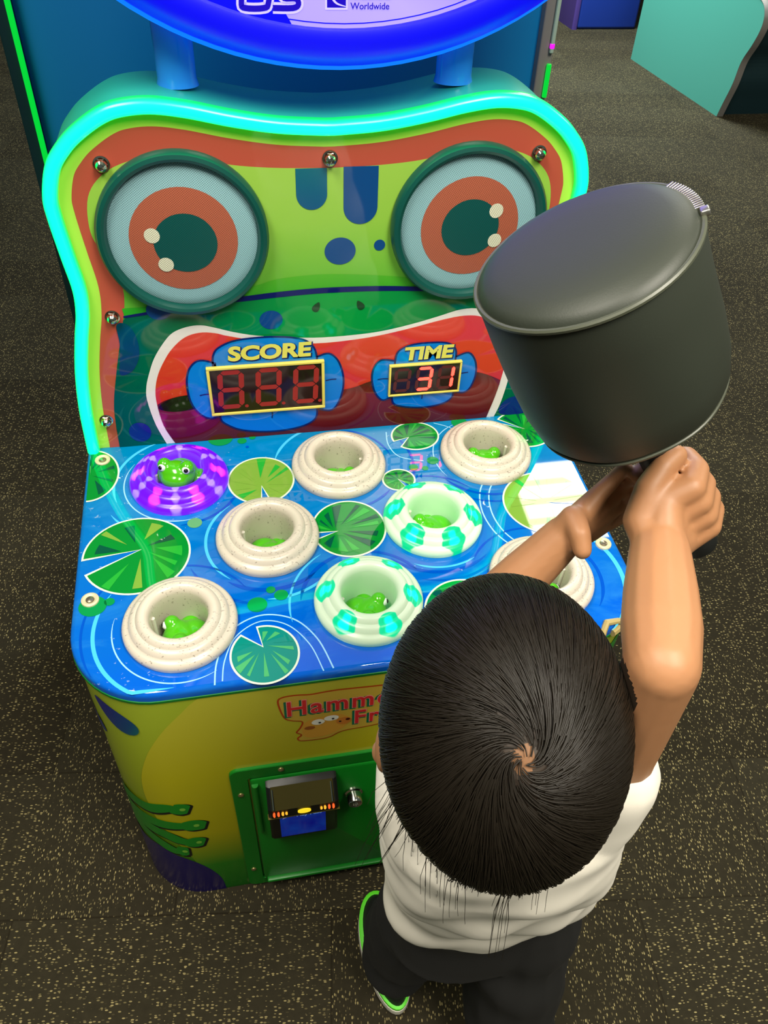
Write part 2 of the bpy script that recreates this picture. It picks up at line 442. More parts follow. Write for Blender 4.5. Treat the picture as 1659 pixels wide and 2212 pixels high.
# ---- frog head: shell behind, printed front, glowing outline
HALF = mm([(-361.6,0),(-357.8,74.1),(-350.1,135.5),(-339,188),(-330,224),(-326.5,258),(-330.5,301.6),(-334.5,351.1),(-333.5,378),(-322,412.7),(-303,436.9),(-283,453.7),(-256,470),(-232,477.8),(-197.7,480.4),(-158.3,475.6),(-108.2,465.1),(-56.2,457),(-2.5,453.5)])
CX = 0.003
def sym(hp, n=6):
    l = spline(hp, n); l = [(p[0]-CX, p[1]) for p in l if p[0] < CX-0.001]
    return [(p[0]+CX, p[1]) for p in l] + [(-p[0]+CX, p[1]) for p in l[::-1]]
OUT = sym(HALF)
def inset(pts, d):                                     # inward for a line that runs left-bottom, over the top, to right-bottom
    r = offset2(pts, -d); r = [np.array(p) for p in r]
    r[0][1] = pts[0][1]; r[-1][1] = pts[-1][1]; return r
SHELL = bpy.data.materials.new('frog_shell'); SHELL.use_nodes = True
SHELL.node_tree.nodes['Principled BSDF'].inputs['Base Color'].default_value = lin((40, 176, 146)); SHELL.node_tree.nodes['Principled BSDF'].inputs['Roughness'].default_value = 0.35
sh = MB(); I2 = inset(OUT, 0.004)
ringsY = [(0.004, 0.0), (0.112, 0.0), (0.120, 0.003), (0.124, 0.010)]
sh.loft([[Vector((p[0], y, H+p[1])) for p in inset(OUT, 0.004+d)] for y, d in ringsY], SHELL, True, False, True)
fixn(sh.build('frog_shell', machine))

def grad(name, stops, axis=2, lo=0.0, hi=1.0, rough=0.04, wob=0.0):
    m = bpy.data.materials.new(name); m.use_nodes = True; k = N(m); o = k.obj()
    t = k.math('DIVIDE', k.math('SUBTRACT', k.sep(o)[axis], lo), hi-lo)
    if wob: t = k.math('ADD', t, k.math('MULTIPLY', k.math('SUBTRACT', k.noise(o, 6, 2), 0.5), wob))
    k.color(k.ramp(t, stops)); k.b.inputs['Roughness'].default_value = rough; return m
FYEL = gloss('face_lime_print', (176, 212, 80), 0.04)
FRED = gloss('face_red_print', (182, 80, 64), 0.04)
FHEAD = grad('face_upper_green_print', [(0, (96, 176, 56)), (0.5, (142, 192, 70)), (1, (156, 196, 80))], 2, H+0.24, H+0.42)
FLIP = grad('face_lip_green_print', [(0, (40, 160, 40)), (1, (84, 172, 44))], 2, H+0.22, H+0.26)
FLOW = grad('face_lower_green_print', [(0.0, (0, 70, 72)), (0.22, (0, 112, 66)), (0.5, (10, 150, 62)), (0.8, (0, 120, 62)), (1.0, (0, 84, 70))], 0, -0.32, 0.32)
FDK = grad('face_dark_blue_print', [(0, (14, 30, 120)), (1, (16, 70, 130))], 2, H, H+0.24)
FTEAL = grad('face_bar_print', [(0, (6, 70, 130)), (1, (4, 98, 118))], 2, H+0.32, H+0.40)
FNAVY = gloss('mouth_line_print', (14, 26, 96), 0.04)
FWHITE = gloss('mouth_white_print', (226, 220, 214), 0.04)
FMR = grad('mouth_red_print', [(0, (196, 42, 34)), (1, (214, 58, 40))], 2, H+0.06, H+0.19)
FTON = grad('mouth_maroon_print', [(0, (80, 14, 22)), (0.7, (112, 26, 28)), (1, (64, 16, 22))], 2, H, H+0.09, wob=0.5)
FBLK = gloss('mouth_black_print', (26, 12, 18), 0.04)
fpn = MB(); pf = Print(fpn, FP)
pf.fill(inset(OUT, 0.014), FYEL, 0.002)
pf.fill(inset(OUT, 0.0315), FRED, 0.0024)
HEADIN = sym(mm([(-316,0),(-311,69.6),(-296.3,131),(-279.7,188.1),(-268,230),(-266.6,262),(-280,300),(-290,330),(-284,372),(-262,398),(-230,412),(-190,418),(-150,412),(-111.2,403.8),(-59.3,399.1),(-3.3,397.5)]))
pf.fill(HEADIN, FHEAD, 0.0028)
# lower half of the head
yg = spline(mm([(-272,226),(-220,228),(-165.7,236),(-98,248.2),(-66.9,256),(-5.2,259.5),(76.9,253),(122.4,246),(170,234),(224,228),(276,226)]), 6)
lowb = [p for p in HEADIN if p[1] < 0.221]
left = [p for p in lowb if p[0] < 0]; right = [p for p in lowb if p[0] > 0]
pf.fill(left + [tuple(p) for p in yg] + right, FLIP, 0.0032)
ln = spline(mm([(-272,214),(-220,220),(-166.7,227.5),(-111.7,230.8),(-68.2,234),(-5.5,236.5),(77.6,234.6),(143.5,229),(200,221),(276,214)]), 6)
pf.fill([p for p in left if p[1] < 0.205] + [(-0.2735, 0.209)] + [tuple(p) for p in ln][1:-1] + [(0.2795, 0.209)] + [p for p in right if p[1] < 0.205], FLOW, 0.0036)
pf.line(ln, lambda t: 0.003+0.005*math.sin(PI*t), FNAVY, 0.004)
# nose bars, spots, nostrils
def rbar(x0, x1, y0, y1, mat):
    r = (x1-x0)/2; cx = (x0+x1)/2
    pf.fill([(x0, y1), (x1, y1)] + [(p[0], p[1]) for p in circ(cx, y0+r, r, r, 20, 0, -PI)], mat, 0.0034)
rbar(-0.0387, -0.0003, 0.347, 0.3978, FTEAL); rbar(0.0203, 0.0638, 0.3262, 0.3985, FDK)
pf.fill(circ(0.0160, 0.2909, 0.0205, 0.0185), FDK, 0.0034); pf.fill(circ(0.0683, 0.2967, 0.0075), FDK, 0.0034)
NOS = gloss('nostril_print', (20, 62, 34), 0.04)
for nx, ny, an in ((-0.0167, 0.2125, -0.5), (0.0438, 0.2115, 0.5)):
    pts = []
    for i in range(20):
        q = 2*PI*i/20; u0, v0 = 0.0048*math.cos(q)*(1-0.45*math.sin(q)), 0.0078*math.sin(q)
        pts.append((nx+u0*math.cos(an)-v0*math.sin(an), ny+u0*math.sin(an)+v0*math.cos(an)))
    pf.fill(pts, NOS, 0.0041)
pf.fill(circ(-0.0796, 0.1969, 0.0158, 0.0142), FDK, 0.0041)
pf.fill(circ(-0.226, 0.221, 0.016, 0.014), FDK, 0.0041)
pf.fill(spline(mm([(-283,203),(-271,204),(-263,192),(-260,170),(-264,148),(-276,130),(-292,126),(-288.5,150),(-284,175)]), 5, True), grad('face_patch_print', [(0, (16, 40, 104)), (1, (0, 72, 92))], 2, H+0.12, H+0.2), 0.0041)
pf.fill(circ(-0.2823, 0.025, 0.0158, 0.0175), FDK, 0.0041)
pf.fill(spline(mm([(276,4),(274,22),(286,34),(302,36),(318,28),(314,2)]), 5, True), FDK, 0.0041)
# mouth
MO = mm([(-247.7,0),(-258.3,37.9),(-263.3,80.6),(-260.5,104.1),(-252.8,126.7),(-243.1,148.5),(-228.6,170.1),(-213.4,186.2),(-193.9,194.0),(-174.7,195.5),(-156.7,190.7),(-127.6,180.8),(-90.0,172.5),(-21.7,165.3),(35.3,165.6),(78.1,169.3),(120.3,177.5),(157.0,186.9),(190.2,195.8),(220.0,193.9),(248.6,173.3),(270.2,135.1),(279.7,100.0),(279.2,74.1),(277.1,52.7),(272.2,23.1),(265.2,0)])
MI = mm([(-234.9,0),(-246.9,34.2),(-250.7,74.5),(-248.9,98.4),(-242.2,121.2),(-230.8,143.0),(-216.7,162.6),(-197.8,178.6),(-177.8,184.4),(-157.5,182.5),(-137.4,176.0),(-88.0,163.8),(-19.9,156.1),(49.4,159.3),(106.5,168.5),(162.8,181.1),(197.5,185.7),(224.4,181.0),(245.2,162.2),(262.0,129.7),(268.5,97.9),(266.7,70.4),(261.5,39.3),(252.4,0)])
pf.fill(spline(MO, 4), FWHITE, 0.0044); mi_ = spline(MI, 4); pf.fill(mi_, FMR, 0.0048)
tng = mm([(-250.3,72),(-236.5,79.1),(-210.1,84.6),(-163.4,83.6),(-76.8,73.5),(20.2,74.1),(62.9,85.8),(111.5,92.7),(169.0,94.0),(221.3,88.8),(246.4,80.5),(266,70.1)])
pf.fill([tuple(p) for p in mi_ if p[0] < 0 and p[1] < 0.0715] + [tuple(p) for p in spline(tng, 5)] + [tuple(p) for p in mi_ if p[0] > 0 and p[1] < 0.0695], FTON, 0.0052)
pf.fill(spline(mm([(-249.5,66),(-236,78),(-210,84.6),(-175,84),(-170,70),(-200,60),(-230,58)]), 5, True), FBLK, 0.0055)
# blue clover backing of the two read-outs
CB = grad('clover_blue_print', [(0, (10, 110, 214)), (1, (10, 126, 206))], 2, H, H+0.18)
CLV = [mm(q) for q in ([(-165.3,127.9),(-163.2,147.4),(-154.2,160.1),(-128.5,170.0),(-80.5,172),(-41.3,166.1),(-23.9,153.6),(-18.3,135.9),(-18.7,116.0)],
      [(-18.3,134.7),(-0.2,138.9),(13.9,123.2),(20.8,91.8),(16.0,59.9),(3.1,39.7),(-16.0,42.4)],
      [(-20.1,56),(-22.0,26.8),(-46.7,12.4),(-90.1,8.2),(-131.7,14.6),(-155,27.4),(-163.7,40),(-160.2,63.6)],
      [(-160,46.4),(-176.8,41.0),(-191.9,49.9),(-202.1,70.0),(-204.9,97.3),(-201.0,122.7),(-190.6,138.0),(-178.3,141.4),(-160.6,134.7)],
      [(97.8,108),(97.4,118.5),(101.8,134.8),(119.7,143.8),(148.7,145.8),(175.5,142.8),(188.5,130.6),(189.3,108)],
      [(190,118.8),(208.7,124.2),(220.8,109.1),(224.3,85.1),(218.3,61.5),(207.1,52.9),(190,57.7)],
      [(190.2,65.5),(191.2,46.6),(176.2,34.9),(145.2,30.8),(113.8,35.2),(97.6,43.8),(95.5,65.6)],
      [(96,56),(80.9,50.4),(68.3,66.8),(63.4,92.3),(67.0,111.2),(77.4,121.8),(96,119.0)])]
for i, q in enumerate(CLV):
    s_ = spline(q, 5); pf.fill(s_, CB, 0.0058); pf.line(s_, 0.0028, FNAVY, 0.0061)
for q in ([(-189,83),(-180,84.5),(-168,83)], [(-6,93),(2,94.5),(10,94.5)], [(-89,51),(-87,42),(-88,33)], [(72,88),(80,89),(90,88)], [(198,88),(206,89),(212,89.5)], [(142,58),(143,52),(142.5,47)]):
    pf.line(spline(mm(q), 4), 0.0018, FNAVY, 0.0061)
LY = gloss('read_out_lettering', (222, 214, 92), 0.12)
for tx, x0, y0, hh, sx in (('SCORE', -0.1435, 0.1385, 0.0215, 1.22), ('TIME', 0.1105, 0.1195, 0.0205, 1.16)):
    pf.text(tx, x0+0.0010, y0-0.0012, hh, FNAVY, 0.0064, bold=0.075, sx=sx, shear=0.08)
    pf.text(tx, x0, y0, hh, LY, 0.0067, bold=0.045, sx=sx, shear=0.08)
fpn.build('face_panel', machine, smooth=False)

# ---- read-outs
SEG_OFF = M('unlit_digit_red', (150, 26, 22), 0.4); SEG_DIM = M('unlit_digit_dim', (84, 14, 14), 0.4)
SEG_ON = M('lit_digit_red', (80, 0, 0), 0.4, emit=(255, 36, 26), estr=16.0)
DARKW = gloss('read_out_window', (34, 10, 14), 0.08); FRM = M('read_out_frame', (226, 206, 92), 0.3)
def seven(mb, x0, y0, w, h, t, segs, mat, off):
    sl = 0.06*h; g = t*0.12
    def P(x, y): return FP(x0+x+sl*(y/h), y0+y, off)
    def hor(y): mb.poly([P(t*0.5+g, y), P(t+g, y+t/2), P(w-t-g, y+t/2), P(w-t*0.5-g, y), P(w-t-g, y-t/2), P(t+g, y-t/2)], mat)
    def ver(x, ya, yb): mb.poly([P(x, ya+g), P(x+t/2, ya+t/2+g), P(x+t/2, yb-t/2-g), P(x, yb-g), P(x-t/2, yb-t/2-g), P(x-t/2, ya+t/2+g)], mat)
    a_ = {'a': lambda: hor(h-t/2), 'g': lambda: hor(h/2), 'd': lambda: hor(t/2), 'f': lambda: ver(t/2, h/2, h-t/2), 'b': lambda: ver(w-t/2, h/2, h-t/2),
          'e': lambda: ver(t/2, t/2, h/2), 'c': lambda: ver(w-t/2, t/2, h/2)}
    for q in segs: a_[q]()
def readout(name, x0, x1, z0, z1, fr, digs, dmat):
    w = MB(); w.box(FP((x0+x1)/2, (z0+z1)/2, 0.0075), (x1-x0-2*fr, 0.004, z1-z0-2*fr), DARKW)
    d = w.build(name, machine)
    e = MB()
    for cx, cz, sx, sz in (((x0+x1)/2, z1-fr/2, x1-x0, fr), ((x0+x1)/2, z0+fr/2, x1-x0, fr), (x0+fr/2, (z0+z1)/2, fr, z1-z0-2*fr), (x1-fr/2, (z0+z1)/2, fr, z1-z0-2*fr)):
        e.box(FP(cx, cz, 0.0085), (sx, 0.006, sz), FRM, bev=0.0008)
    e.build('frame', d)
    for (dx, dz, dw, dh, dt, on, dot) in digs:
        g = MB(); off = [s for s in 'abcdefg' if s not in on]
        if off: seven(g, dx, dz, dw, dh, dt, off, dmat, 0.0097)
        if on: seven(g, dx, dz, dw, dh, dt, on, SEG_ON, 0.0098)
        if dot: g.poly([FP(dx+dw+0.0035+p[0], dz+0.003+p[1], 0.0097) for p in circ(0, 0, 0.0028, n=12)], dmat)
        g.build('digit', d, smooth=False)
    return d
readout('score_display', -0.1755, -0.0079, 0.0482, 0.1305, 0.0042,
        [(-0.1645, 0.0585, 0.0375, 0.066, 0.0075, '', True), (-0.1105, 0.0585, 0.0375, 0.066, 0.0075, '', True), (-0.0565, 0.0585, 0.0375, 0.066, 0.0075, '', True)], SEG_OFF)
readout('time_display', 0.0885, 0.1995, 0.0585, 0.1133, 0.0030,
        [(0.0950, 0.0650, 0.0255, 0.042, 0.0050, '', False), (0.1285, 0.0650, 0.0255, 0.042, 0.0050, 'abgcd', False), (0.1620, 0.0650, 0.0255, 0.042, 0.0050, 'bc', False)], SEG_DIM)

# ---- glowing outline tube
TUBE = bpy.data.materials.new('green_glow_tube'); TUBE.use_nodes = True
k = N(TUBE); at = k.n('ShaderNodeAttribute'); at.attribute_name = 'across'
k.b.inputs['Base Color'].default_value = lin((20, 150, 90)); k.b.inputs['Roughness'].default_value = 0.25
k.l(k.ramp(at.outputs['Fac'], [(0.0, (0, 130, 28)), (0.25, (0, 190, 50)), (0.5, (0, 255, 88)), (1.0, (0, 255, 136))]), k.b.inputs['Emission Color'])
k.b.inputs['Emission Strength'].default_value = 4.2
tb = MB(); nprof = 14; rings = []; across = []
mid = inset(OUT, 0.0085); fr_ = [np.array(p) for p in mid]
nrm = [np.array(b)-np.array(a_) for a_, b in zip(inset(OUT, 0.0), inset(OUT, 0.0085))]
for p, q in zip(fr_, nrm):
    q = q/(np.linalg.norm(q)+1e-9); rr = []
    for j in range(nprof):
        a_ = 2*PI*j/nprof; cs, sn_ = math.cos(a_), math.sin(a_)
        dx = 0.0088*math.copysign(abs(cs)**0.75, cs); dy = 0.012*math.copysign(abs(sn_)**0.75, sn_)
        rr.append(Vector((p[0]+q[0]*dx, -0.004-dy, H+p[1]+q[1]*dx))); across.append(max(0.0, sn_)**0.8)
    rings.append(rr)
tb.loft(rings, TUBE)
tube = fixn(tb.build('light_tube', machine, angle=60))
att = tube.data.attributes.new('across', 'FLOAT', 'POINT'); att.data.foreach_set('value', across)

# ---- eye speakers
RIM = M('speaker_rim_rubber', (10, 74, 66), 0.3)
def gril(name, base):
    m = bpy.data.materials.new(name); m.use_nodes = True; k = N(m); o = k.obj()
    vo = k.n('ShaderNodeTexVoronoi'); vo.inputs['Scale'].default_value = 1.0; vo.inputs['Randomness'].default_value = 0.0
    k.l(k.mapping(o, scale=(480, 1, 480), rot=(0, 0.6, 0)), vo.inputs['Vector'])
    hole = k.math('LESS_THAN', vo.outputs['Distance'], 0.33)
    k.color(k.mix(k.math('MULTIPLY', hole, 0.62), base, (8, 26, 30))); k.b.inputs['Roughness'].default_value = 0.35; return m
G1, G2, G3, G4 = gril('grille_pale_blue', (150, 196, 204)), gril('grille_orange', (182, 98, 72)), gril('grille_dark', (8, 82, 78)), gril('grille_white', (226, 226, 200))
def eye(cx, cz, r, iris, pup, dots):
    fn = lambda p: Vector((cx+p.x, -p.z, H+cz+p.y))
    m = MB(); m.lathe([(0.093, 0.002), (0.1015, 0.002), (0.1045, 0.006), (0.1045, 0.014), (0.1015, 0.019), (0.097, 0.0205), (0.0935, 0.019), (0.0915, 0.0145), (0.0905, 0.010)], RIM, 72, fn)
    e = m.build('eye_speaker', machine)
    g = MB(); g.lathe([(0.0912, 0.0095)]+[(r_, 0.0166-0.0055*(r_/0.089)**2) for r_ in (0.089, 0.08, 0.07, 0.06, 0.05, 0.04, 0.03, 0.02, 0.01, 0.001)], G1, 72, fn, cap1=True)
    dome = lambda p, h: Vector((cx+p[0], -(0.0166-0.0055*((p[0]**2+p[1]**2)/0.089**2)+h), H+cz+p[1]))
    def disc(x, y, rx, ry, mat, h, rg=6, n=48):
        rings = [[dome((x+rx*q/rg*math.cos(2*PI*i/n), y+ry*q/rg*math.sin(2*PI*i/n)), h) for i in range(n)] for q in range(rg, 0, -1)]
        g.loft(rings, mat, True, False, True)
    disc(*iris, G2, 0.0004); disc(*pup, G3, 0.0008)
    for d_ in dots: disc(*d_, G4, 0.0012, 3, 20)
    fixn(g.build('grille', e))
    return e
eye(-0.1800, 0.3215, 0.09, (0.0, -0.002, 0.0655, 0.0655), (0.0015, -0.005, 0.0385, 0.0375), [(-0.0375, 0.0065, 0.0095, 0.0095), (-0.026, -0.0315, 0.0095, 0.0095)])
eye(0.1855, 0.3215, 0.09, (0.0, -0.001, 0.0655, 0.0655), (0.0, -0.001, 0.0385, 0.0375), [(0.0325, 0.0205, 0.0095, 0.0095), (0.0355, -0.0195, 0.0095, 0.0095)])
# ---- dome nuts around the face
def dome_nut(u_, v_):
    m = MB(); fn = lambda p: Vector((u_+p.x, -p.z, H+v_+p.y))
    m.lathe([(0.0095, 0.003), (0.0095, 0.0045), (0.0075, 0.0048)], CHROME, 24, fn)
    m.lathe([(0.0075, 0.0046), (0.0075, 0.009)], CHROME, 6, fn)
    m.lathe([(0.0068, 0.009), (0.0062, 0.0125), (0.004, 0.015), (0.0005, 0.016)], CHROME, 20, fn, cap1=True)
    return m.build('dome_nut', machine, angle=30)
for u_, v_ in ((-0.2613, 0.4095), (0.0036, 0.4090), (0.2685, 0.4085), (-0.2859, 0.2150), (-0.3254, 0.0510), (0.2919, 0.2150), (0.3314, 0.0510)):
    dome_nut(u_, v_)

# ---- posts and round marquee above
POST = M('blue_post_acrylic', (44, 150, 246), 0.12)
for sg in (-1, 1):
    m = MB(); fn = lambda p: Vector((sg*0.1665+p.x*1.0, 0.062+p.y*0.8, p.z))
    m.lathe([(0.0245, H+0.474), (0.0225, H+0.482), (0.0225, 1.30)], POST, 32, fn, True, True); m.build('support_post', machine)
MA, MBB, MCX, MCZ = 0.362, 0.286, 0.0185, 1.379         # half axes and centre of the oval marquee
def ov(k_, y, n=96, a0=0.0): return [Vector((MCX+(MA-k_)*math.cos(2*PI*i/n), y, MCZ+(MBB-k_)*math.sin(2*PI*i/n))) for i in range(n)]
MBLUE = M('marquee_blue_rim', (4, 6, 110), 0.4, emit=(0, 0, 255), estr=1.0)
m = MB(); m.loft([ov(0.02, 0.062), ov(0.004, 0.05), ov(0.0, 0.03), ov(0.0, 0.008), ov(0.004, -0.006), ov(0.012, -0.017), ov(0.022, -0.023), ov(0.034, -0.0245), ov(0.041, -0.0225), ov(0.0428, -0.0175)], MBLUE, True, True, False)
mq = fixn(m.build('marquee', machine))
m = MB(); m.loft([ov(-0.0035, 0.019), ov(-0.0055, 0.014), ov(-0.0035, 0.009), ov(0.0005, 0.009), ov(0.0005, 0.019), ov(-0.0035, 0.019)], M('marquee_cyan_strip', (0, 60, 160), 0.3, emit=(10, 120, 255), estr=1.3), True, False, False)
fixn(m.build('led_strip', mq))
MF = bpy.data.materials.new('marquee_lit_face'); MF.use_nodes = True
k = N(MF); o = k.obj(); xx = k.sep(o)
g_ = k.math('ADD', k.math('MULTIPLY', xx[0], 2.2), k.math('MULTIPLY', k.math('SUBTRACT', xx[2], 1.15), 3.0))
colr = k.ramp(k.math('ADD', g_, 0.42), [(0.0, (60, 130, 255)), (0.35, (168, 150, 255)), (0.62, (178, 160, 255)), (1.0, (120, 96, 255))])
k.l(colr, k.b.inputs['Emission Color']); k.b.inputs['Emission Strength'].default_value = 0.95; k.b.inputs['Base Color'].default_value = lin((120, 110, 190)); k.b.inputs['Roughness'].default_value = 0.12
m = MB(); m.poly(ov(0.0425, -0.0165), MF)
MPL = lambda a_, b_, h: Vector((a_, -0.0165-h, b_)); pm = Print(m, MPL)
MB_D = M('marquee_deep_blue', (10, 10, 160), 0.15, emit=(0, 0, 255), estr=0.9); MVI = M('marquee_logo_halo', (170, 160, 250), 0.2, emit=(176, 168, 255), estr=0.85)
MINK = M('marquee_logo_ink', (20, 10, 120), 0.2, emit=(24, 0, 190), estr=0.9)
pm.fill(spline(mm([(-170,1190),(-171,1166),(-150,1157),(-110,1148),(-96,1144),(-60,1137.8),(-38,1135.6),(-44,1150),(-52,1163),(-90,1165),(-130,1176)]), 5, True), MB_D, 0.0003)
ulet = [[(-84,1186),(-89,1160),(-86,1154.5),(-66,1154.5),(-61,1160),(-56,1186)], [(-50,1186),(-54,1154.5)], [(-29,1172),(-40,1172),(-47,1170),(-45,1163.5),(-33,1163),(-30,1158),(-36,1154.5),(-57,1154.5)]]
for wd, mat, hh in ((0.0105, MVI, 0.0007), (0.0056, MINK, 0.001)):
    for q in ulet[:1]+ulet[2:]: pm.line(spline(mm(q), 4), wd, mat, hh)
pm.fill(mm([(-2,1185),(22,1185),(22,1153),(-2,1153)]), MVI, 0.0007); pm.fill(mm([(0,1183),(20,1183),(20,1155),(0,1155)]), MINK, 0.001)
pm.line(spline(mm([(20,1156),(10,1159),(4.5,1166),(6,1174),(12,1180)]), 5), lambda t: 0.0018*math.sin(PI*t)+0.0006, MVI, 0.0013)
pm.line(spline(mm([(8,1172),(13,1174),(20,1173)]), 5), 0.0012, M('marquee_magenta', (200, 0, 200), 0.3, emit=(230, 30, 240), estr=0.9), 0.0013)
pm.text('Amusements', 0.025, 1.1625, 0.0062, MINK, 0.001, sx=0.92, bold=0.01); pm.text('Worldwide', 0.025, 1.1535, 0.0062, MINK, 0.001, sx=1.02, bold=0.01)
pm.line([(p[0], p[1]) for p in [(v_.x, v_.z) for v_ in ov(0.047, 0)]], 0.0011, MB_D, 0.0004, True)
m.build('sign_face', mq, smooth=False)

# ---- coin door with card reader
FZ = lambda x_, z_, off: Vector((x_, FY-off, z_))
dr = MB()
def rrect(x0, x1, z0, z1, r, n=6):
    o_ = []
    for cx, cz, a0 in ((x1-r, z1-r, 0), (x0+r, z1-r, PI/2), (x0+r, z0+r, PI), (x1-r, z0+r, 1.5*PI)):
        o_ += [(cx+r*math.cos(a0+PI/2*i/n), cz+r*math.sin(a0+PI/2*i/n)) for i in range(n+1)]
    return o_
o1 = rrect(-0.196, 0.062, 0.006, 0.370, 0.012); o2 = rrect(-0.172, 0.040, 0.026, 0.346, 0.004)
dr.loft([[FZ(p[0], p[1], h) for p in q] for q, h in ((o1, 0.0), (o1, 0.004), (rrect(-0.195, 0.061, 0.007, 0.369, 0.012), 0.005))] + [[FZ(p[0], p[1], 0.005) for p in rrect(-0.173, 0.041, 0.025, 0.347, 0.004)], [FZ(p[0], p[1], 0.001) for p in o2]], GREEN, True, False, False)
door = fixn(dr.build('coin_door', machine))
dp = MB()
dp.loft([[FZ(p[0], p[1], h) for p in rrect(*q)] for q, h in (((-0.170, 0.038, 0.028, 0.344, 0.004), 0.0012), ((-0.170, 0.038, 0.028, 0.344, 0.004), 0.006), ((-0.168, 0.036, 0.030, 0.342, 0.004), 0.0075))], GREEN, True, False, True)
fixn(dp.build('door_leaf', door))
hg = MB(); hg.tube([FZ(-0.164, 0.20, 0.009), FZ(-0.164, 0.335, 0.009)], 0.0045, GREEN, 14); hg.build('hinge', door)
rm = MB(); rm.box(FZ(-0.066, 0.030, 0.010), (0.20, 0.010, 0.007), GREEN, bev=0.002); rm.build('bottom_lip', door)
for sx_, sz_ in ((-0.1273, 0.3595), (-0.1847, 0.3067), (-0.1849, 0.0655), (-0.1298, 0.0165)):
    sc = MB(); sc.lathe([(0.0042, 0.0), (0.0040, 0.0012), (0.0025, 0.0022), (0.0003, 0.0026)], M('screw_brass', (170, 150, 100), 0.35, metal=0.8), 16, lambda p: FZ(sx_+p.x, sz_+p.y, 0.005+p.z), cap1=True)
    sc.build('screw', door)
lk = MB(); lk.lathe([(0.013, 0.0), (0.013, 0.003), (0.0105, 0.0045), (0.0105, 0.018), (0.0095, 0.0195), (0.004, 0.0195), (0.0035, 0.017), (0.0005, 0.017)], CHROME, 32, lambda p: FZ(-0.0285+p.x, 0.272+p.y, 0.0075+p.z), cap1=True)
lk.build('lock', machine)
rd = MB()                                              # reader body
RX0, RX1 = -0.1500, -0.0540
def sect(x_): return [FZ(x_, 0.340, 0.0075), FZ(x_, 0.338, 0.018), FZ(x_, 0.316, 0.040), FZ(x_, 0.298, 0.0415), FZ(x_, 0.2945, 0.036), FZ(x_, 0.2925, 0.026), FZ(x_, 0.203, 0.026), FZ(x_, 0.190, 0.020), FZ(x_, 0.186, 0.0075)]
b_ = 0.004
rd.loft([[Vector((p.x, p.y+0.003, p.z-0.001)) for p in sect(RX0)], sect(RX0+b_), sect(RX1-b_), [Vector((p.x, p.y+0.003, p.z-0.001)) for p in sect(RX1)]], BLACK)
reader = fixn(rd.build('card_reader', machine, angle=30)); 
hd = MB(); hd.loft([[FZ(x_, 0.3405, 0.0186), FZ(x_, 0.3170, 0.0412), FZ(x_, 0.3160, 0.0400), FZ(x_, 0.338, 0.0172)] for x_ in (-0.144, -0.060)], M('reader_smoked_cover', (62, 56, 22), 0.15)); fixn(hd.build('smoked_cover', reader))
sb = MB(); sb.box(FZ(-0.102, 0.2955, 0.0375), (0.098, 0.008, 0.0016), M('reader_brass_edge', (96, 84, 26), 0.3)); sb.build('edge_strip', reader)
LZ = lambda a_, b_, h: FZ(a_, b_, 0.0410+h+ (0.0006 if b_ < 0.306 else 0))
def ledpart(pts_list, mat, nm):
    q = MB()
    for pts in pts_list: 
        c0 = [FZ(p[0], p[1], 0.0405) for p in pts]; c1 = [FZ(p[0], p[1], 0.0424) for p in pts]
        q.loft([c0, c1], mat)
    return fixn(q.build(nm, reader, smooth=False))
LO = M('reader_orange_led', (90, 10, 0), 0.4, emit=(255, 96, 40), estr=1.6); LOY = M('reader_amber_led', (110, 60, 0), 0.4, emit=(255, 176, 50), estr=1.5)
def arc_led(x_, hgt, bow, w):
    n_ = 8; A_ = [(x_+bow*(1-(2*i/n_-1)**2), 0.3065+hgt*(i/n_-0.5)) for i in range(n_+1)]; B_ = [(x_+w*(1-(2*i/n_-1)**2)**0.5*1.0+bow*(1-(2*i/n_-1)**2), 0.3065+hgt*(i/n_-0.5)) for i in range(n_+1)]
    return A_ + B_[::-1]
for i, (dx, hg_, mt_) in enumerate(((0.0, 0.0115, LO), (0.0058, 0.0105, LO), (0.0116, 0.0085, LOY), (0.0166, 0.0062, LOY))):
    ledpart([arc_led(-0.1425+dx, hg_, -0.0015, 0.0032)], mt_, 'arc_light')
    ledpart([[(-0.204-p[0], p[1]) for p in arc_led(-0.1425+dx, hg_, -0.0015, 0.0032)]], mt_, 'arc_light')
ledpart([circ(-0.1015, 0.3065, 0.0090, 0.0050, 24)], M('reader_yellow_led', (120, 100, 0), 0.4, emit=(250, 214, 40), estr=1.2), 'oval_light')
scn = MB(); SCR = bpy.data.materials.new('reader_screen'); SCR.use_nodes = True; k = N(SCR); nz = k.noise(k.obj(), 30, 2)
k.l(k.ramp(nz, [(0.3, (0, 6, 110)), (0.7, (4, 46, 130))]), k.b.inputs['Emission Color']); k.b.inputs['Emission Strength'].default_value = 0.9; k.b.inputs['Base Color'].default_value = lin((4, 10, 60)); k.b.inputs['Roughness'].default_value = 0.1
scn.box(FZ(-0.1035, 0.2475, 0.0262), (0.0645, 0.0014, 0.080), SCR)
ps = Print(scn, lambda a_, b_, h: FZ(a_, b_, 0.0270+h))
ps.text('Play Pass', -0.1125, 0.2640, 0.0072, M('screen_text', (120, 150, 200), 0.3, emit=(110, 150, 210), estr=0.8), 0.0003, sx=0.98, bold=0.02)
ps.line(spline(mm([(-132,262),(-126,268),(-120,270),(-115,266)]), 4), lambda t: 0.005*math.sin(PI*t)+0.0005, M('screen_swoosh', (120, 120, 170), 0.3, emit=(120, 116, 170), estr=0.7), 0.0003)
scn.build('screen', reader, smooth=False)
for sx_ in (-0.142, -0.0625):
    q = MB(); q.tube([FZ(sx_, 0.337, 0.0205), FZ(sx_, 0.319, 0.0405)], 0.0016, CHROME, 8); q.build('cover_rail', reader)

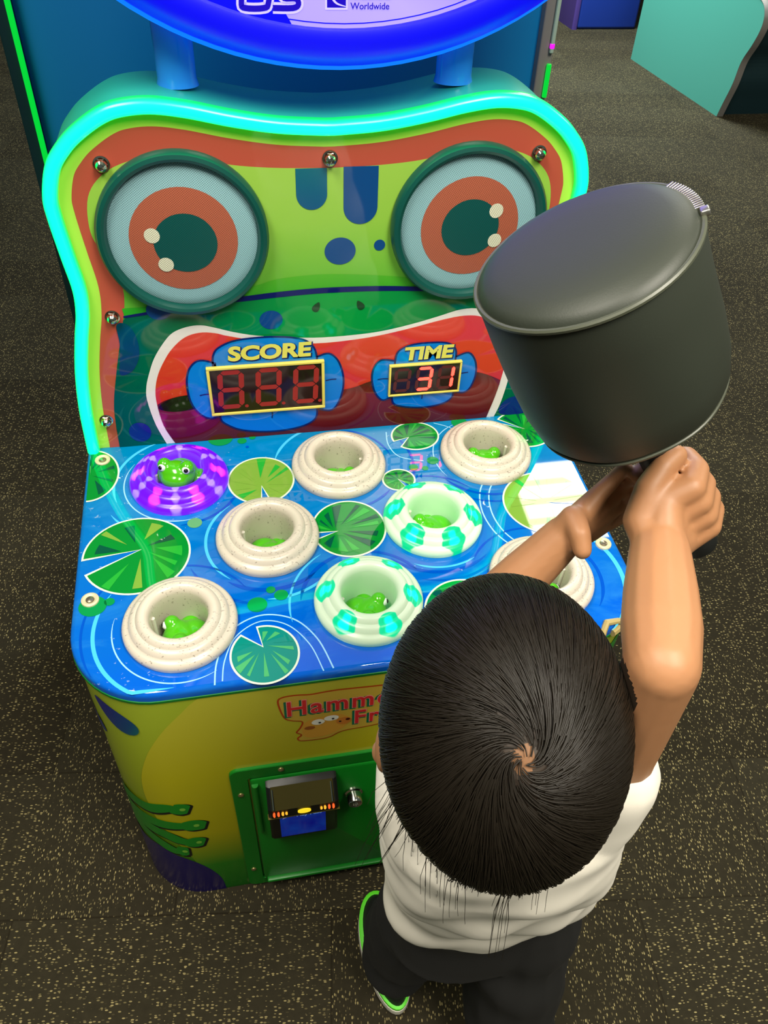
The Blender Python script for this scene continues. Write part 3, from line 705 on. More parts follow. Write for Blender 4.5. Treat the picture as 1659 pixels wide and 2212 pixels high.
# ---- the play table
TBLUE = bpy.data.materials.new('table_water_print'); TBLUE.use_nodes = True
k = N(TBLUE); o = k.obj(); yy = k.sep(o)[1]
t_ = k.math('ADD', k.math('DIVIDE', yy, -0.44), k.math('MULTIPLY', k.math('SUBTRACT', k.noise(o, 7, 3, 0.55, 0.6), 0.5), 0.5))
base = k.ramp(t_, [(0.0, (0, 122, 176)), (0.45, (0, 106, 188)), (1.0, (0, 90, 202))])  # greener blue at the rear: neon light painted into the print
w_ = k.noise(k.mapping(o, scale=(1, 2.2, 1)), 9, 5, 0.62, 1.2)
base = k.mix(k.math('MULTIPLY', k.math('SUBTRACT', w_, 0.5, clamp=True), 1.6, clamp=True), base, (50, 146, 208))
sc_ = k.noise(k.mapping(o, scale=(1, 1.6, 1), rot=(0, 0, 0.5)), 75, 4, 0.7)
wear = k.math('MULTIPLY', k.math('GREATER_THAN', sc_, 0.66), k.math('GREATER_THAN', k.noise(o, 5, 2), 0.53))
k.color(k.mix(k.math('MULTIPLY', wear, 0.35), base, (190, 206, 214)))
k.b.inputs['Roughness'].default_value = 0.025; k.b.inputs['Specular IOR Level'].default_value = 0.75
RINGS = [(-0.2289, 0.0883), (0.0018, 0.0875), (0.2275, 0.0891), (-0.1135, 0.2146), (0.1160, 0.2136), (-0.2302, 0.3409), (0.0035, 0.3396), (0.2354, 0.3368)]
TW, TR = 0.362, 0.105
def toutline(grow=0.0, n=14):
    p = [(-TW-grow, 0.0)]
    for cx, sg in ((-TW+TR, -1), (TW-TR, 1)):
        for i in range(n+1):
            a_ = (PI/2)*i/n
            if sg < 0: p.append((cx-(TR+grow)*math.cos(a_), D-TR+(TR+grow)*math.sin(a_)))
            else: p.append((cx+(TR+grow)*math.sin(a_), D-TR+(TR+grow)*math.cos(a_)))
    p.append((TW+grow, 0.0)); return p
tb = MB(); bm = bmesh.new(); ed = []
def loopin(pts):
    vs = [bm.verts.new(T(p[0], p[1])) for p in pts]
    for i in range(len(vs)): ed.append(bm.edges.new((vs[i], vs[(i+1) % len(vs)])))
loopin(toutline(-0.006))
for rx, rs in RINGS: loopin(circ(rx, rs, 0.037, n=40))
bmesh.ops.triangle_fill(bm, use_beauty=True, use_dissolve=False, edges=ed)
for f_ in bm.faces:
    if f_.normal.z < 0: f_.normal_flip()
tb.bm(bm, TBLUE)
edge = [(-0.006, 0.0), (-0.003, -0.0008), (-0.0008, -0.003), (0.0, -0.0065), (0.0, -0.014)]
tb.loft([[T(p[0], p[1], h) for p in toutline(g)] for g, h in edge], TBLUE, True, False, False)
EG = M('table_green_trim', (10, 120, 40), 0.3)
tb.loft([[T(p[0], p[1], h) for p in toutline(g)] for g, h in ((0.0, -0.014), (0.0008, -0.0145), (0.0008, -0.0185), (-0.002, -0.0190))], EG, True, False, False)
pt = Print(tb, T)
# ripples
LB = gloss('ripple_light_print', (150, 206, 240), 0.025); CY = gloss('ripple_cyan_print', (72, 186, 232), 0.025); DB = gloss('ripple_dark_print', (0, 76, 184), 0.025)
def ring_arc(i, r, a0, a1, w, mat, h=0.0003, n=40, e=1.0):
    x_, s_ = RINGS[i]; a0, a1 = math.radians(a0), math.radians(a1)
    q = [(x_+r*math.cos(a0+(a1-a0)*j/n), s_+r*e*math.sin(a0+(a1-a0)*j/n)) for j in range(n+1)]
    q = [(min(max(p[0], -0.355), 0.355), min(max(p[1], 0.003), 0.428)) for p in q]
    pt.line(q, (lambda t: w*min(1, 6*t*(1-t)+0.12)), mat, h)
for i, r, a0, a1, w, mat in (
    (5, 0.082, 60, 195, 0.0018, LB), (5, 0.104, 95, 215, 0.0048, CY), (5, 0.118, 150, 230, 0.003, DB), (5, 0.094, 250, 330, 0.003, DB),
    (0, 0.078, 70, 215, 0.0018, LB), (0, 0.092, 160, 250, 0.0042, CY), (0, 0.086, 20, 90, 0.004, DB), (0, 0.108, 100, 150, 0.003, CY),
    (1, 0.096, 195, 275, 0.0042, CY), (1, 0.088, 40, 100, 0.004, DB), (1, 0.112, -30, 40, 0.004, DB), (1, 0.082, 280, 350, 0.003, DB),
    (2, 0.080, 150, 250, 0.0016, LB), (2, 0.086, 60, 150, 0.004, DB), (2, 0.100, 80, 140, 0.003, DB), (2, 0.094, 30, 90, 0.0018, LB),
    (3, 0.083, 130, 235, 0.0040, CY), (3, 0.088, 50, 130, 0.006, DB), (3, 0.103, 35, 95, 0.004, CY), (3, 0.110, 100, 160, 0.004, DB),
    (4, 0.084, 60, 120, 0.003, CY), (4, 0.092, 50, 140, 0.005, DB), (4, 0.106, 30, 110, 0.0035, DB), (4, 0.090, 250, 320, 0.003, DB),
    (6, 0.086, 190, 260, 0.005, DB), (6, 0.100, 170, 240, 0.003, CY), (6, 0.084, 270, 330, 0.004, DB),
    (7, 0.082, -60, 40, 0.0045, DB), (7, 0.112, -75, 55, 0.0062, CY), (7, 0.092, 210, 280, 0.003, DB)):
    ring_arc(i, r, a0, a1, w, mat)
def arc_line(pts, w, mat): pt.line(spline(mm(pts), 8), w, mat, 0.0003)
arc_line([(-193,432),(-189,400),(-172,360),(-134,341),(-94,352),(-68,385),(-54,430)], 0.0019, LB)
arc_line([(-184,428),(-180,400),(-165,368),(-134,350),(-102,360),(-78,392),(-66,432)], 0.0015, LB)
arc_line([(250,128),(216,160),(204,205),(212,250),(240,290)], 0.0020, LB); arc_line([(240,122),(204,155),(191,201),(198,247),(220,282)], 0.0020, LB)
arc_line([(86,20),(84,50),(96,78),(130,92)], 0.0016, LB); arc_line([(165,8),(190,24),(200,50)], 0.0014, LB)
# lily pads
PW = gloss('pad_white_edge', (214, 226, 206), 0.025)
def pgrad(name, a_, b_, ang): 
    m_ = bpy.data.materials.new(name); m_.use_nodes = True; kk = N(m_); o_ = kk.obj(); s_ = kk.sep(o_)
    tt = kk.math('ADD', kk.math('MULTIPLY', s_[0], math.cos(ang)*7), kk.math('MULTIPLY', s_[1], math.sin(ang)*7))
    kk.color(kk.ramp(kk.math('FRACT', kk.math('ADD', tt, 4.0)), [(0.0, a_), (0.5, b_), (1.0, a_)])); kk.b.inputs['Roughness'].default_value = 0.025; return m_
PG = gloss('pad_green', (6, 128, 44), 0.025); PL = gloss('pad_light_green', (36, 160, 52), 0.025); PD = gloss('pad_dark_green', (4, 78, 56), 0.025); PO = gloss('pad_olive', (116, 158, 58), 0.025)
PT = gloss('pad_teal', (10, 132, 112), 0.025); PTL = gloss('pad_teal_light', (70, 172, 96), 0.025); PBR = gloss('pad_brown', (128, 116, 70), 0.025)
def pad(cx, cs, rx, rs, notch, nw, base, cols, seed, rot=0.0, hub=(0, 0), clipx=None):
    r_ = random.Random(seed); n = 56; a0 = math.radians(notch)
    def edge(g, n0=n, w=nw):
        pts = []
        for i in range(n0+1):
            a_ = a0+w/2+(2*PI-w)*i/n0
            pts.append((cx+(rx+g)*math.cos(a_), cs+(rs+g)*math.sin(a_)))
        return pts
    hubp = (cx+hub[0], cs+hub[1])
    cl = (lambda p: (max(p[0], -0.357), max(p[1], 0.002))) 
    def clip(q): return [cl(p) if True else p for p in q]
    pt.fill(clip(edge(0.0014, w=nw-0.05)+[hubp]), PW, 0.0006)
    pt.fill(clip(edge(-0.0012, w=nw+0.05)+[(hubp[0]-0.003*math.cos(a0), hubp[1]-0.003*math.sin(a0))]), base, 0.0009)
    a_ = a0+nw/2+0.15
    while a_ < a0+2*PI-nw/2-0.2:
        dw = r_.uniform(0.10, 0.34); q0 = r_.uniform(0.12, 0.35)
        pts = [(hubp[0]+ (cx+(rx-0.0012)*math.cos(a_)-hubp[0])*q0, hubp[1]+(cs+(rs-0.0012)*math.sin(a_)-hubp[1])*q0)]
        e2 = r_.uniform(0.8, 0.985)
        for j in range(4):
            b2 = a_+dw*j/3; pts.append((cx+(rx-0.0014)*e2*math.cos(b2), cs+(rs-0.0014)*e2*math.sin(b2)))
        pt.fill(clip(pts), r_.choice(cols), 0.0012)
        a_ += dw+r_.uniform(0.10, 0.55)
pad(-0.3555, 0.060, 0.040, 0.052, 245, 0.5, PG, [PD, PD, PL], 1)
pad(-0.2860, 0.2200, 0.0685, 0.0650, 168, 0.42, PG, [PD, PL, PO, PD, PL], 2, hub=(0.004, -0.008))
pad(-0.1140, 0.1010, 0.0470, 0.0470, 85, 0.30, PO, [PBR, PL, PO], 3, hub=(0.0, 0.014))
pad(-0.0020, 0.2115, 0.0505, 0.0510, 170, 0.26, PG, [PD, PL, PD, PL], 4, hub=(-0.018, 0.004))
pad(0.1290, 0.0345, 0.0365, 0.0315, 150, 0.5, PG, [PD, PL, PD], 5, hub=(-0.012, 0.003))
pad(0.0850, 0.1270, 0.0235, 0.0215, 55, 0.4, PG, [PD, PL], 6)
pad(0.3050, 0.0400, 0.0460, 0.0420, 215, 0.2, PG, [PD, PL, PD], 7)
pad(0.2900, 0.2010, 0.0640, 0.0610, 20, 0.3, PO, [PO, PL], 8)
pad(-0.1325, 0.3985, 0.0405, 0.0405, 245, 0.55, PT, [PTL, PD, PTL, PT], 9, hub=(-0.002, -0.012))
pad(0.1230, 0.3740, 0.0520, 0.0520, 60, 0.4, PG, [PD, PL, PD], 10)
pad(0.0640, 0.4080, 0.0235, 0.0190, 90, 0.4, PG, [PD, PL], 11)
PDOT = gloss('duckweed_print', (8, 138, 70), 0.025); PDO = gloss('duckweed_olive_print', (96, 158, 110), 0.025)
for x_, s_, r_, mt_ in ((-117.3,303,6,PDOT),(-105,313,9,PDOT),(-136,324,12.5,PDOT),(-337,297,17,PDOT),(-317,293,6.5,PDOT),(-210,173,10,PDO),(-168,2,19,PDOT),(-136,12.7,7,PDOT),(-120,6.5,5,PDOT),(144,93,9,PDOT),(112,104,7,PDOT),(129,108,5,PDOT),(206,12,13,PDOT),(-129,27,2.6,DB)):
    q = [(min(max(p[0], -0.356), 0.356), max(p[1], 0.002)) for p in circ(x_/1000, s_/1000, r_/1000, r_*0.92/1000, 24)]
    pt.fill(q, mt_, 0.0006)
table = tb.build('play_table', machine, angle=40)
# torn pale edging at the front right corner
tr = MB(); BEI = M('torn_edging', (176, 156, 98), 0.5)
cor = [p for p in toutline(0.0008) if p[0] > 0.27 and p[1] > 0.37]
tr.tube([T(p[0], p[1], -0.010) for p in cor[2:]]+[T(0.268, 0.436, -0.010)], [0.0062]*(len(cor)-2)+[0.004], BEI, 8)
tr.tube([T(0.330, 0.417, -0.004), T(0.312, 0.4165, 0.0015), T(0.296, 0.418, 0.003), T(0.290, 0.426, -0.002), T(0.284, 0.438, -0.014)], [0.004, 0.004, 0.0048, 0.0045, 0.0035], BEI, 8)
tr.build('torn_edging', machine)
# cup washers on the table
for x_, s_ in ((-0.3391, 0.0298), (-0.3405, 0.2870), (0.3423, 0.2888), (0.339, 0.03)):
    q = MB(); fn = lambda p: T(x_+p.x, s_-p.y, p.z)
    q.lathe([(0.0112, 0.0), (0.0108, 0.0022), (0.0085, 0.0034), (0.0055, 0.0018), (0.0052, 0.0006)], M('cup_washer', (206, 196, 160), 0.35), 24, fn)
    q.lathe([(0.0052, 0.0008), (0.0046, 0.0026), (0.0025, 0.0034), (0.0003, 0.0036)], M('washer_screw', (150, 140, 120), 0.3, metal=0.8), 16, fn, cap1=True)
    fixn(q.build('cup_washer', machine))

# ---- the eight rings around the holes
def ring_plain(tone=(208, 198, 182)):
    m_ = bpy.data.materials.new('cream_ring_plastic'); m_.use_nodes = True; k = N(m_); o_ = k.obj()
    nz = k.noise(k.mapping(o_, scale=(1, 1.7, 1)), 260, 3, 0.6); area = k.noise(o_, 28, 2)
    d_ = k.math('MULTIPLY', k.math('GREATER_THAN', nz, 0.635), k.math('GREATER_THAN', area, 0.42))
    k.color(k.mix(k.math('MULTIPLY', d_, 0.6), tone, (96, 80, 66))); k.b.inputs['Roughness'].default_value = 0.28
    k.b.inputs['Subsurface Weight'].default_value = 0.0; return m_
def ring_lit(name, phase, c_patch, c_hot, lo, amb, strength, tone, lens, step, fall, inner):  # lens, tone: LED glow painted into the base colour of white plastic
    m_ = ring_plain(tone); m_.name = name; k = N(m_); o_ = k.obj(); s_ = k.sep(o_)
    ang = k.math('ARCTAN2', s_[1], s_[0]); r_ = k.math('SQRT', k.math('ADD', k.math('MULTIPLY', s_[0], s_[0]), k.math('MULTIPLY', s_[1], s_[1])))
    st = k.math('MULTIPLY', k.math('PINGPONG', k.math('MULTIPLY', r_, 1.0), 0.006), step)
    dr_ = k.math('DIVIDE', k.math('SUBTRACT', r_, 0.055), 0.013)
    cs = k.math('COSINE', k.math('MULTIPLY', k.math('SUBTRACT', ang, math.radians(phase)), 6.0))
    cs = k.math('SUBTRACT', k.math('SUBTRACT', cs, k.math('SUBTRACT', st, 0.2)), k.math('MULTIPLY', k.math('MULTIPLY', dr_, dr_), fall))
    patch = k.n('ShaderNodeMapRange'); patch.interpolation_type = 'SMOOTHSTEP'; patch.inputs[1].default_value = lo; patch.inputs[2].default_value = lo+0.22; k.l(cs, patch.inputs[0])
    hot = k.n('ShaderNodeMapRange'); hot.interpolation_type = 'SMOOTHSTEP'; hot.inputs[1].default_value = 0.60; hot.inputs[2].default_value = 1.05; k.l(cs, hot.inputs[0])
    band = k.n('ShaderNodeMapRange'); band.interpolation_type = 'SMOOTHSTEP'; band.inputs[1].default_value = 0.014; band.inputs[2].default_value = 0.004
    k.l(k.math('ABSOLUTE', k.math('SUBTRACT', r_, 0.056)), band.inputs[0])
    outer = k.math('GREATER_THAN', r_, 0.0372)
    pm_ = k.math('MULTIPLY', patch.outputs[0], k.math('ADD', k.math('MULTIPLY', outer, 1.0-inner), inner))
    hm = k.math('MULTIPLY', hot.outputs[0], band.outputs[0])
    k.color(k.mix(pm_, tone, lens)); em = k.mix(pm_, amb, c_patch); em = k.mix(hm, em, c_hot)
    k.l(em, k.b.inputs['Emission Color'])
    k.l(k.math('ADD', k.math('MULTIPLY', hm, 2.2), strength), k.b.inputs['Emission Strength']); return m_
RP = ring_plain()
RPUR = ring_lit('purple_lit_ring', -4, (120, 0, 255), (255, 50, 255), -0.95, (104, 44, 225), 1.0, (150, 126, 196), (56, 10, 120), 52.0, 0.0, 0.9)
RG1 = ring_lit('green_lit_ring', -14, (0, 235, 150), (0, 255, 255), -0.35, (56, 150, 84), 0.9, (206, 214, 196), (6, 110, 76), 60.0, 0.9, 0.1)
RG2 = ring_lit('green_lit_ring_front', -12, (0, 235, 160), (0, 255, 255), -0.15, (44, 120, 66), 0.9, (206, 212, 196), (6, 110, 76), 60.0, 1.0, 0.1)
PROF = [(0.0352, -0.070), (0.0345, 0.006), (0.0346, 0.018), (0.0362, 0.0245), (0.0395, 0.0280), (0.0435, 0.0290), (0.0475, 0.0275), (0.0502, 0.0238), (0.0512, 0.0222), (0.0545, 0.0218), (0.0578, 0.0196), (0.0600, 0.0158), (0.0610, 0.0142), (0.0640, 0.0136), (0.0672, 0.0116), (0.0692, 0.0080), (0.0694, 0.0045), (0.0685, 0.0004)]
ring_me = {}
for i, (rx, rs) in enumerate(RINGS):
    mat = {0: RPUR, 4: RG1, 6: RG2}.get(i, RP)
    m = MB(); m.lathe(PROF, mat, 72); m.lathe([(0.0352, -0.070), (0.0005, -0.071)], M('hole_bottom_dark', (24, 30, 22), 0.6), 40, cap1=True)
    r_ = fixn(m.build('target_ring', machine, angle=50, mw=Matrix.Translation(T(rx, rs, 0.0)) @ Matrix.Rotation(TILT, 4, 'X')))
    if i == 0: r_['label'] = 'purple lit ring'
    if i in (4, 6): r_['label'] = 'ring lit with green patches'
    pg = MB(); an = {0: 2.9, 1: 0.1, 2: 0.1, 3: 2.9, 4: 2.7, 5: 2.9, 6: 3.05, 7: 0.2}[i]
    pg.tube([Vector((0.0335*math.cos(an), 0.0335*math.sin(an), -0.05)), Vector((0.0335*math.cos(an), 0.0335*math.sin(an), 0.009))], 0.0026, M('ring_rib', (226, 220, 206), 0.35), 10)
    pg.build('guide_rib', r_)

# ---- a frog in every hole
FROG = M('frog_green_plastic', (72, 176, 14), 0.16, coat=0.3); FROGL = M('frog_green_lit', (70, 170, 60), 0.18, coat=0.3)
EYEW = M('frog_eye_white', (222, 230, 226), 0.15); EYEB = M('frog_eye_black', (8, 10, 14), 0.1); TONG = M('frog_red_tongue', (196, 24, 40), 0.3); FBEL = M('frog_pale_belly', (190, 170, 214), 0.3)
def frog_mesh(mat):
    pr_ = [('E', (0, -0.003, -0.001), (0.0205, 0.0165, 0.0150)), ('E', (0, 0.010, -0.007), (0.0185, 0.0175, 0.0165)), ('E', (0, -0.0125, -0.0040), (0.0155, 0.0100, 0.0100)),
           ('E', (-0.0128, -0.0055, 0.0098), (0.0078, 0.0078, 0.0080)), ('E', (0.0128, -0.0055, 0.0098), (0.0078, 0.0078, 0.0080)),
           ('E', (-0.021, 0.012, -0.013), (0.008, 0.013, 0.011)), ('E', (0.021, 0.012, -0.013), (0.008, 0.013, 0.011)), ('E', (0, 0.004, -0.022), (0.018, 0.017, 0.014))]
    o_ = organic('toy_frog', pr_, 0.0013, 5, mat); me_ = o_.data; bpy.data.objects.remove(o_); return me_
fm, fml = frog_mesh(FROG), None
def eye_mesh():
    m = MB(); m.ball((0, 0, 0), 0.0046, EYEW, 20, 14); o_ = m.build('eye'); me_ = o_.data; bpy.data.objects.remove(o_)
    m = MB(); m.ball((0, -0.0032, 0.0008), (0.0026, 0.0020, 0.0026), EYEB, 16, 10); o_ = m.build('pupil'); p_ = o_.data; bpy.data.objects.remove(o_); return me_, p_
em_, pm2 = eye_mesh()
q = MB(); q.ball((0, -0.0190, -0.0125), (0.0062, 0.0028, 0.0030), TONG, 14, 8); o_ = q.build('tongue'); tm_ = o_.data; bpy.data.objects.remove(o_)
q = MB(); q.ball((0, -0.0080, -0.0160), (0.0135, 0.0125, 0.0085), FBEL, 18, 12); o_ = q.build('pale_chin'); cm_ = o_.data; bpy.data.objects.remove(o_)
FINFO = [  # ring, height of the head, heading, tilt, label
    (0, 0.020, -18, 0, 'green toy frog peeking out of the purple glowing ring'),
    (1, -0.032, 40, 0, 'green toy frog sunk in the white ring at the middle of the back row'),
    (2, -0.018, 175, 0, 'green toy frog in the pinkish white ring nearest the red 31 reflection'),
    (3, -0.034, 30, 0, 'green toy frog deep in the white ring between two lily pads on the left'),
    (4, -0.020, -58, 0, 'green toy frog in the green lit ring behind the front row'),
    (5, -0.024, -72, 0, 'green toy frog in the white ring at the front left corner'),
    (6, -0.024, 58, 0, 'green toy frog in the green lit ring of the front row'),
    (7, -0.026, 120, 0, "green toy frog in the white ring under the child's left forearm")]
proto = None
for i, zh, hd_, tl, lab in FINFO:
    o_ = bpy.data.objects.new('toy_frog', fm); COL.objects.link(o_)
    p = T(RINGS[i][0], RINGS[i][1], zh); o_.location = p; o_.rotation_euler = (TILT+(-0.25 if i == 0 else 0), 0, math.radians(hd_))
    tag(o_, lab, 'toy frog', 'frogs in the holes of the play table'); o_.scale = (1.28, 1.28, 1.28)
    for sg in (-1, 1):
        e = bpy.data.objects.new('eye', em_); COL.objects.link(e); e.parent = o_; e.location = (sg*0.0132, -0.0108, 0.0094); e.rotation_euler = (0.0, 0, sg*0.35)
        pu = bpy.data.objects.new('pupil', pm2); COL.objects.link(pu); pu.parent = e
    for nm, me_ in (('tongue', tm_), ('pale_chin', cm_)):
        e = bpy.data.objects.new(nm, me_); COL.objects.link(e); e.parent = o_

# ================================================================== THE PADDED HAMMER
FAB = M('charcoal_padded_vinyl', (46, 51, 42), 0.5, bump=(900, 0.15, 0.0004)); PIP = M('vinyl_piping', (74, 78, 64), 0.4)
HC = Vector((0.068, -0.5916, 1.1473)); HA = Vector((-0.4616, 0.0344, 0.8862)).normalized()
HB = HC - HA*0.112; HE = Vector((0.1934, -0.6226, 0.9307))
ham = tag(empty('toy_hammer', HB), 'charcoal padded mallet with a drum shaped head and zipped round cap, raised above the table', 'toy hammer')
def frame(ax):
    ax = ax.normalized(); x = Vector((1, 0, 0)); x = (x-ax*x.dot(ax)).normalized(); return x, ax.cross(x), ax
hx, hy, hz = frame(HA)
HF = lambda p: (HC + hx*p.x + hy*p.y + hz*p.z) - HB
def wob(p):
    a_ = math.atan2(p.y, p.x); s_ = 1 + 0.010*math.sin(2*a_+0.8) + 0.008*math.sin(3*a_+p.z*40) + 0.006*math.sin(7*a_+p.z*25)*(1 if p.z < -0.01 else 0)
    return HF(Vector((p.x*s_, p.y*s_, p.z)))
m = MB(); m.lathe([(0.0632, 0.0), (0.0642, -0.006), (0.0645, -0.03), (0.0650, -0.06), (0.0645, -0.085), (0.0620, -0.103), (0.056, -0.114), (0.040, -0.1200), (0.018, -0.1215), (0.001, -0.1215)], FAB, 72, wob, cap1=True)
fixn(m.build('padded_head', ham, angle=80))
m = MB(); m.lathe([(0.0628, -0.001), (0.0615, 0.0025), (0.057, 0.0055), (0.048, 0.0085), (0.03, 0.0105), (0.012, 0.011), (0.0008, 0.011)], FAB, 72, wob, cap1=True)
fixn(m.build('round_cap', ham, angle=80))
m = MB(); m.tube([wob(Vector((0.0636*math.cos(2*PI*i/72), 0.0636*math.sin(2*PI*i/72), 0.0))) for i in range(72)], 0.0018, PIP, 8, closed=True)
m.tube([wob(Vector((0.0600*math.cos(2*PI*i/72), 0.0600*math.sin(2*PI*i/72), -0.108))) for i in range(72)], 0.0012, PIP, 8, closed=True)
m.build('piping', ham)
m = MB(); ZIP = M('zipper_metal', (190, 186, 176), 0.3, metal=0.9)
for i in range(17):
    a_ = math.radians(-14 + i*2.0); c0 = wob(Vector((0.0626*math.cos(a_), 0.0626*math.sin(a_), 0.0022)))
    rad = (hx*math.cos(a_)+hy*math.sin(a_)); tan = (hy*math.cos(a_)-hx*math.sin(a_))
    m.box(c0, (0.0056, 0.0011, 0.0022), ZIP, rot=Matrix((rad, tan, hz)).transposed(), bev=0.0003)
a_ = math.radians(-18); m.box(wob(Vector((0.0648*math.cos(a_), 0.0648*math.sin(a_), 0.002))), (0.005, 0.006, 0.004), ZIP, rot=Matrix((hx*math.cos(a_)+hy*math.sin(a_), hy*math.cos(a_)-hx*math.sin(a_), hz)).transposed(), bev=0.001)
m.build('zipper', ham)
m = MB(); HDIR = (HE-HB).normalized()
pts = [HB+HDIR*t-HB for t in (-0.004, 0.0, 0.012, 0.03, 0.06, 0.10, 0.125, 0.135, 0.143, 0.148)]
m.tube(pts, [0.022, 0.021, 0.016, 0.0125, 0.0118, 0.0118, 0.0125, 0.0150, 0.0145, 0.009], M('black_rubber_handle', (18, 19, 17), 0.5), 24)
m.build('handle', ham)

# ================================================================== THE CHILD
child = tag(empty('person', (0.085, -0.62, 0.0)), 'toddler with black hair in a white t-shirt and black trousers, swinging a padded hammer', 'person')
PO_ = Vector((0.085, -0.62, 0.0))
def L_(p): return tuple(Vector(p)-PO_)
SKIN = M('child_skin', (172, 122, 84), 0.5, sss=0.08, bump=(220, 0.06, 0.0006))
SCALP = M('scalp_through_hair', (44, 33, 22), 0.6); SCALP2 = M('scalp_at_whorl', (120, 84, 54), 0.6); LIPS = M('child_lips', (178, 96, 84), 0.45)
HD = Vector((0.0116, -0.7353, 0.9076)); YAW = math.radians(-12)
HR = Matrix.Rotation(YAW, 3, 'Z'); hf = HR @ Vector((0, 1, 0)); hrx = HR @ Vector((1, 0, 0))
def hp_(x, y, z): return L_(HD + hrx*x + hf*y + Vector((0, 0, z)))
prims = [('E', L_(HD), (0.072, 0.090, 0.087), HR), ('E', hp_(0, 0.044, -0.050), (0.052, 0.042, 0.044), HR), ('E', hp_(0, 0.058, -0.082), (0.022, 0.018, 0.014), HR),
         ('E', hp_(-0.034, 0.064, -0.048), (0.022, 0.018, 0.022), HR), ('E', hp_(0.034, 0.064, -0.048), (0.022, 0.018, 0.022), HR),
         ('L', hp_(0, 0.088, -0.020), 0.007, hp_(0, 0.099, -0.042), 0.0085), ('E', hp_(-0.009, 0.092, -0.044), (0.006, 0.006, 0.005), HR), ('E', hp_(0.009, 0.092, -0.044), (0.006, 0.006, 0.005), HR),
         ('L', hp_(-0.032, 0.077, 0.004), 0.007, hp_(-0.014, 0.084, 0.006), 0.006), ('L', hp_(0.032, 0.077, 0.004), 0.007, hp_(0.014, 0.084, 0.006), 0.006),
         ('E', hp_(0, 0.086, -0.061), (0.016, 0.008, 0.004), HR), ('E', hp_(0, 0.085, -0.068), (0.013, 0.008, 0.004), HR)]
for sg in (-1, 1):
    prims += [('E', hp_(sg*0.073, -0.002, -0.028), (0.006, 0.014, 0.022), HR), ('E', hp_(sg*0.075, 0.004, -0.044), (0.006, 0.008, 0.009), HR)]
prims += [('L', L_((0.020, -0.738, 0.85)), 0.038, L_((0.033, -0.735, 0.775)), 0.040),
          ('L', L_((-0.022, -0.733, 0.768)), 0.030, L_((0.092, -0.735, 0.772)), 0.030), ('C', [(L_((0.036, -0.730, 0.74)), 0.042), (L_((0.06, -0.70, 0.64)), 0.046), (L_((0.084, -0.670, 0.50)), 0.036)])]
# right arm, raised over the head line
RS, RE, RW = (0.1020, -0.7370, 0.7850), (0.0985, -0.7440, 0.9650), (0.1349, -0.6598, 0.9689)
def lerp(a, b, t): return tuple(Vector(a).lerp(Vector(b), t))
prims += [('C', [(L_(RS), 0.028), (L_(lerp(RS, RE, 0.45)), 0.0240), (L_(lerp(RS, RE, 0.85)), 0.0228), (L_(RE), 0.0222), (L_(lerp(RE, RW, 0.30)), 0.0245), (L_(lerp(RE, RW, 0.62)), 0.0232), (L_(RW), 0.0200)])]
h_ = (HE-HB).normalized(); cpos = Vector((-0.1273, -0.9842, 1.3425))
e1 = (Vector((-0.477, -0.614, 0.628)) - h_*h_.dot(Vector((-0.477, -0.614, 0.628)))).normalized(); e2 = e1.cross(h_)
if e2.dot(Vector((0.982, -0.184, 0.038))) < 0: e2 = -e2
def gp(t, deg, r): a = math.radians(deg); return L_(HB + h_*t + (e1*math.cos(a)+e2*math.sin(a))*r)
for t, sc_, ln_ in ((0.0690, 1.0, 1.0), (0.0825, 1.05, 1.04), (0.0955, 1.0, 1.0), (0.1075, 0.88, 0.92)):
    w0 = Vector(RW).lerp(HB + h_*t + e1*0.022, 0.15)
    prims.append(('C', [(L_(w0), 0.0150), (gp(t, -18, 0.0270), 0.0120), (gp(t, 24, 0.0270), 0.0100*sc_), (gp(t, 62, 0.0225), 0.0082*sc_)]))
    prims.append(('C', [(gp(t, 62, 0.0225), 0.0083*sc_), (gp(t, 112, 0.0198), 0.0074*sc_), (gp(t, 165, 0.0195), 0.0072*sc_), (gp(t, 210*ln_, 0.0190), 0.0068*sc_), (gp(t, 240*ln_, 0.0188), 0.0062*sc_)]))
prims.append(('C', [(L_(lerp(RW, (0.1291, -0.6381, 0.9769), 0.3)), 0.0150), (L_((0.1291, -0.6381, 0.9769)), 0.0125), (L_((0.1345, -0.6270, 0.9950)), 0.0100), (L_((0.1450, -0.6195, 1.0070)), 0.0086), (L_((0.1555, -0.6140, 1.0115)), 0.0076)]))
# left arm, open hand meeting the handle
LS, LE, LW = (-0.0260, -0.7300, 0.7720), (0.0100, -0.6180, 0.8280), (0.0942, -0.605, 0.9337)
LWv = None
prims += [('C', [(L_(LS), 0.026), (L_(lerp(LS, LE, 0.5)), 0.0235), (L_(LE), 0.0215), (L_(lerp(LE, LW, 0.35)), 0.0222), (L_(lerp(LE, LW, 0.7)), 0.0195), (L_(LW), 0.0158)])]
for kn, md, tp, rk in (((0.1205, -0.5925, 0.9625), (0.1306, -0.5893, 0.9717), (0.1360, -0.5900, 0.9830), 0.0066), ((0.1294, -0.5913, 0.9514), (0.1407, -0.5871, 0.9601), (0.1463, -0.5888, 0.9721), 0.0066),
                       ((0.1335, -0.5924, 0.9420), (0.1446, -0.5886, 0.9470), (0.1505, -0.5919, 0.9570), 0.0062), ((0.1335, -0.5934, 0.9300), (0.1437, -0.5911, 0.9316), (0.1480, -0.5935, 0.9370), 0.0056)):
    prims.append(('C', [(L_(lerp(LW, kn, 0.10)), 0.0130), (L_(lerp(LW, kn, 0.6)), 0.0100), (L_(kn), rk*1.08), (L_(md), rk*0.92), (L_(tp), rk*0.78)]))
